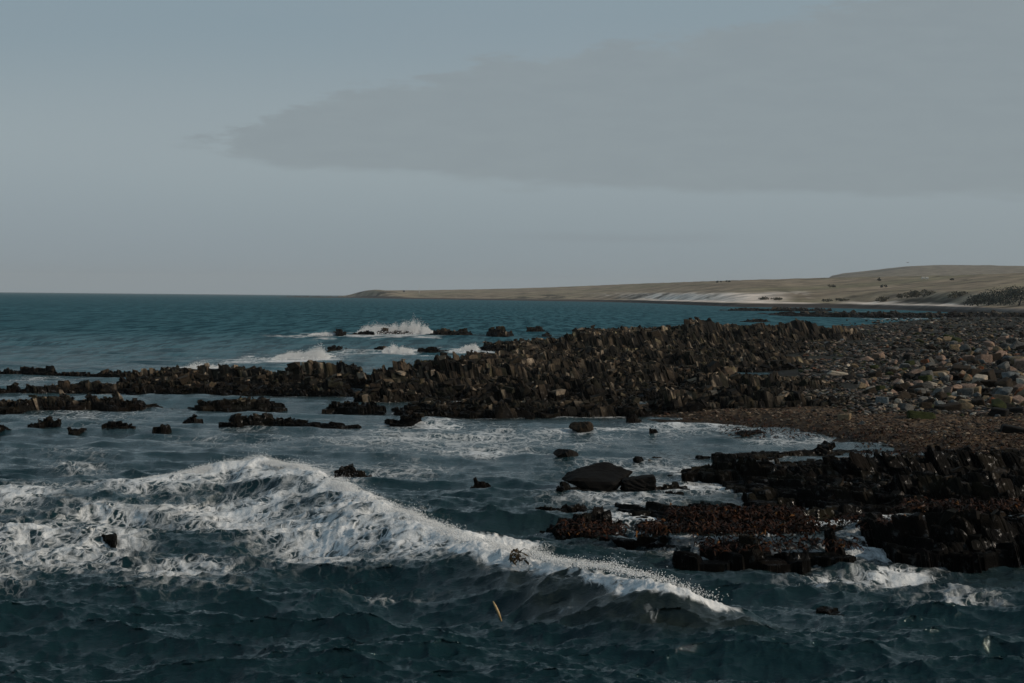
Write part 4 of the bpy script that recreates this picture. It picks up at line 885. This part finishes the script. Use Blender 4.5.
bush(952, .70, 5, 2, 60, 11, 'tiny dark bush high on the slope at right', DKB)
bush(718, .86, 6, 2, 60, 12, 'left tuft of two low dark bushes on the skyline above the left sand', DKB)
bush(727, .86, 6, 2, 60, 13, 'right tuft of two low dark bushes on the skyline above the left sand', DKB)
bush(830, .44, 12, 3, 120, 14, 'low grey bush in the dip of the grassland, left of the beach road', OLV)

# ------------------------------------------------------------------ small things on the land, and a bird
def box(bm, sx, sy, sz, loc=(0, 0, 0)):
    import bmesh
    r = bmesh.ops.create_cube(bm, size=1.0); bmesh.ops.scale(bm, vec=(sx, sy, sz), verts=r['verts']); bmesh.ops.translate(bm, vec=loc, verts=r['verts'])
def bobj(name, fn, mat, parent=None):
    import bmesh
    bm = bmesh.new(); fn(bm); me = bpy.data.meshes.new(name); bm.to_mesh(me); bm.free(); return link(name, me, mat, parent)
def cottage(px, u, label, w_=7, d_=5, h_=3.0, wall=M_PALE):
    k_ = w_ / 7
    x, y, z = land_z(px, u); r = bpy.data.objects.new('cottage', None); C.objects.link(r); r.location = (x, y, z - .3); tag(r, label, 'cottage', 'small buildings on the far land')
    bobj('wall', lambda bm: box(bm, w_, d_, h_, (0, 0, h_ / 2)), wall, r)
    me = bpy.data.meshes.new('roof'); a, bq = w_ / 2 + .3 * k_, d_ / 2 + .3 * k_
    me.from_pydata([(-a, -bq, h_), (a, -bq, h_), (a, bq, h_), (-a, bq, h_), (-a, 0, h_ + 1.7 * k_), (a, 0, h_ + 1.7 * k_)], [], [(0, 1, 5, 4), (2, 3, 4, 5), (0, 4, 3), (1, 2, 5), (3, 2, 1, 0)]); link('roof', me, M_PALE, r)
    for k in (-1, 1): bobj('window', lambda bm: box(bm, .9 * k_, .12, 1.0 * k_, (k * w_ * .28, -d_ / 2 - .03, h_ * .55)), M_DARK, r)
    bobj('door', lambda bm: box(bm, .9 * k_, .12, 2.0 * k_, (0, -d_ / 2 - .03, k_)), M_DARK, r)
cottage(922, .80, 'left pale cottage of a pair far off on the hill slope', 2.0, 1.8, 1.5)
cottage(926, .80, 'right pale cottage of a pair far off on the hill slope', 2.0, 1.8, 1.5)
x, y, z = land_z(403.5, .45)
hut = bpy.data.objects.new('lookout_hut', None); C.objects.link(hut); hut.location = (x, y, z - .2); tag(hut, 'tiny dark lookout hut on the bluff at the end of the headland', 'hut')
bobj('wall', lambda bm: box(bm, 3.4, 3, 3.0, (0, 0, 1.5)), M_DARK, hut); bobj('roof', lambda bm: box(bm, 4.2, 3.8, .5, (0, 0, 3.25)), M_ROOF, hut)
x, y, z = land_z(419, .45)
mast = bpy.data.objects.new('mast', None); C.objects.link(mast); mast.location = (x, y, z); tag(mast, 'thin pale pole standing up from the headland right of the hut', 'mast')
tube('pole', [(0, 0, -.5), (0, 0, 5), (0, 0, 11)], [.42, .36, .2], M_PALE, mast); bobj('foot', lambda bm: box(bm, 1.6, 1.6, 1.0, (0, 0, .4)), M_PALE, mast)
def bird(px, py, dist, span, label):
    z = CAM_H + (hor(px) - py) * dist / F_PX; x = (px - 512) / F_PX * dist
    prof = [(-.30, .005), (-.22, .03), (-.05, .065), (.10, .06), (.18, .035), (.22, .045), (.27, .03), (.33, .004)]
    V = []; Fq = []
    for u, r_ in prof:
        for k in range(8):
            an = k * math.pi / 4; V.append((u * span, math.cos(an) * r_ * span, math.sin(an) * r_ * span))
    for i in range(7):
        for k in range(8): Fq.append((i * 8 + k, i * 8 + (k + 1) % 8, i * 8 + 8 + (k + 1) % 8, i * 8 + 8 + k))
    for s in (-1, 1):
        sec = [(0, .05, 0, .13), (.2, .12, .10, .12), (.36, .10, .12, .08), (.52, .02, .06, .015)]; b = len(V)
        for yv, xv, zv, ch in sec: V += [(p[0] * span, p[1] * span, p[2] * span) for p in ((xv + ch * .5, s * yv, zv), (xv, s * yv, zv + .018), (xv - ch * .8, s * yv, zv), (xv, s * yv, zv - .008))]
        for i in range(3):
            for k in range(4): Fq.append((b + 4 * i + k, b + 4 * i + (k + 1) % 4, b + 4 * i + 4 + (k + 1) % 4, b + 4 * i + 4 + k))
        Fq.append((b + 12, b + 13, b + 14, b + 15))
    me = bpy.data.meshes.new('gull'); me.from_pydata(V, [], Fq); me.update(); o = link('gull', me, M_BIRD); o.location = (x, y0 := dist, z); o.rotation_euler = (0, .1, R(35)); tag(o, label, 'bird')
bird(906.3, 262.6, 330, 1.0, 'tiny grey bird flying in the sky over the far hill')

# ------------------------------------------------------------------ sea haze
hzme = bpy.data.meshes.new('haze'); X0, X1, Y0, Y1, Z0, Z1 = -16000, 16000, -60, 10400, -25, 135
hzme.from_pydata([(X0, Y0, Z0), (X1, Y0, Z0), (X1, Y1, Z0), (X0, Y1, Z0), (X0, Y0, Z1), (X1, Y0, Z1), (X1, Y1, Z1), (X0, Y1, Z1)], [], [(3, 2, 1, 0), (4, 5, 6, 7), (0, 1, 5, 4), (1, 2, 6, 5), (2, 3, 7, 6), (3, 0, 4, 7)])
m = bpy.data.materials.new('sea_haze'); m.use_nodes = True; t = m.node_tree; t.nodes.clear(); vo = N(t, 'ShaderNodeVolumePrincipled', Density=HAZE if 'HAZE' in globals() else 0.00007); vo.inputs['Color'].default_value = (.86, .90, .93, 1); vo.inputs['Anisotropy'].default_value = 0.0
ou = N(t, 'ShaderNodeOutputMaterial'); L(t, vo.outputs[0], ou.inputs['Volume'])
tag(link('haze', hzme, m), kind='stuff')
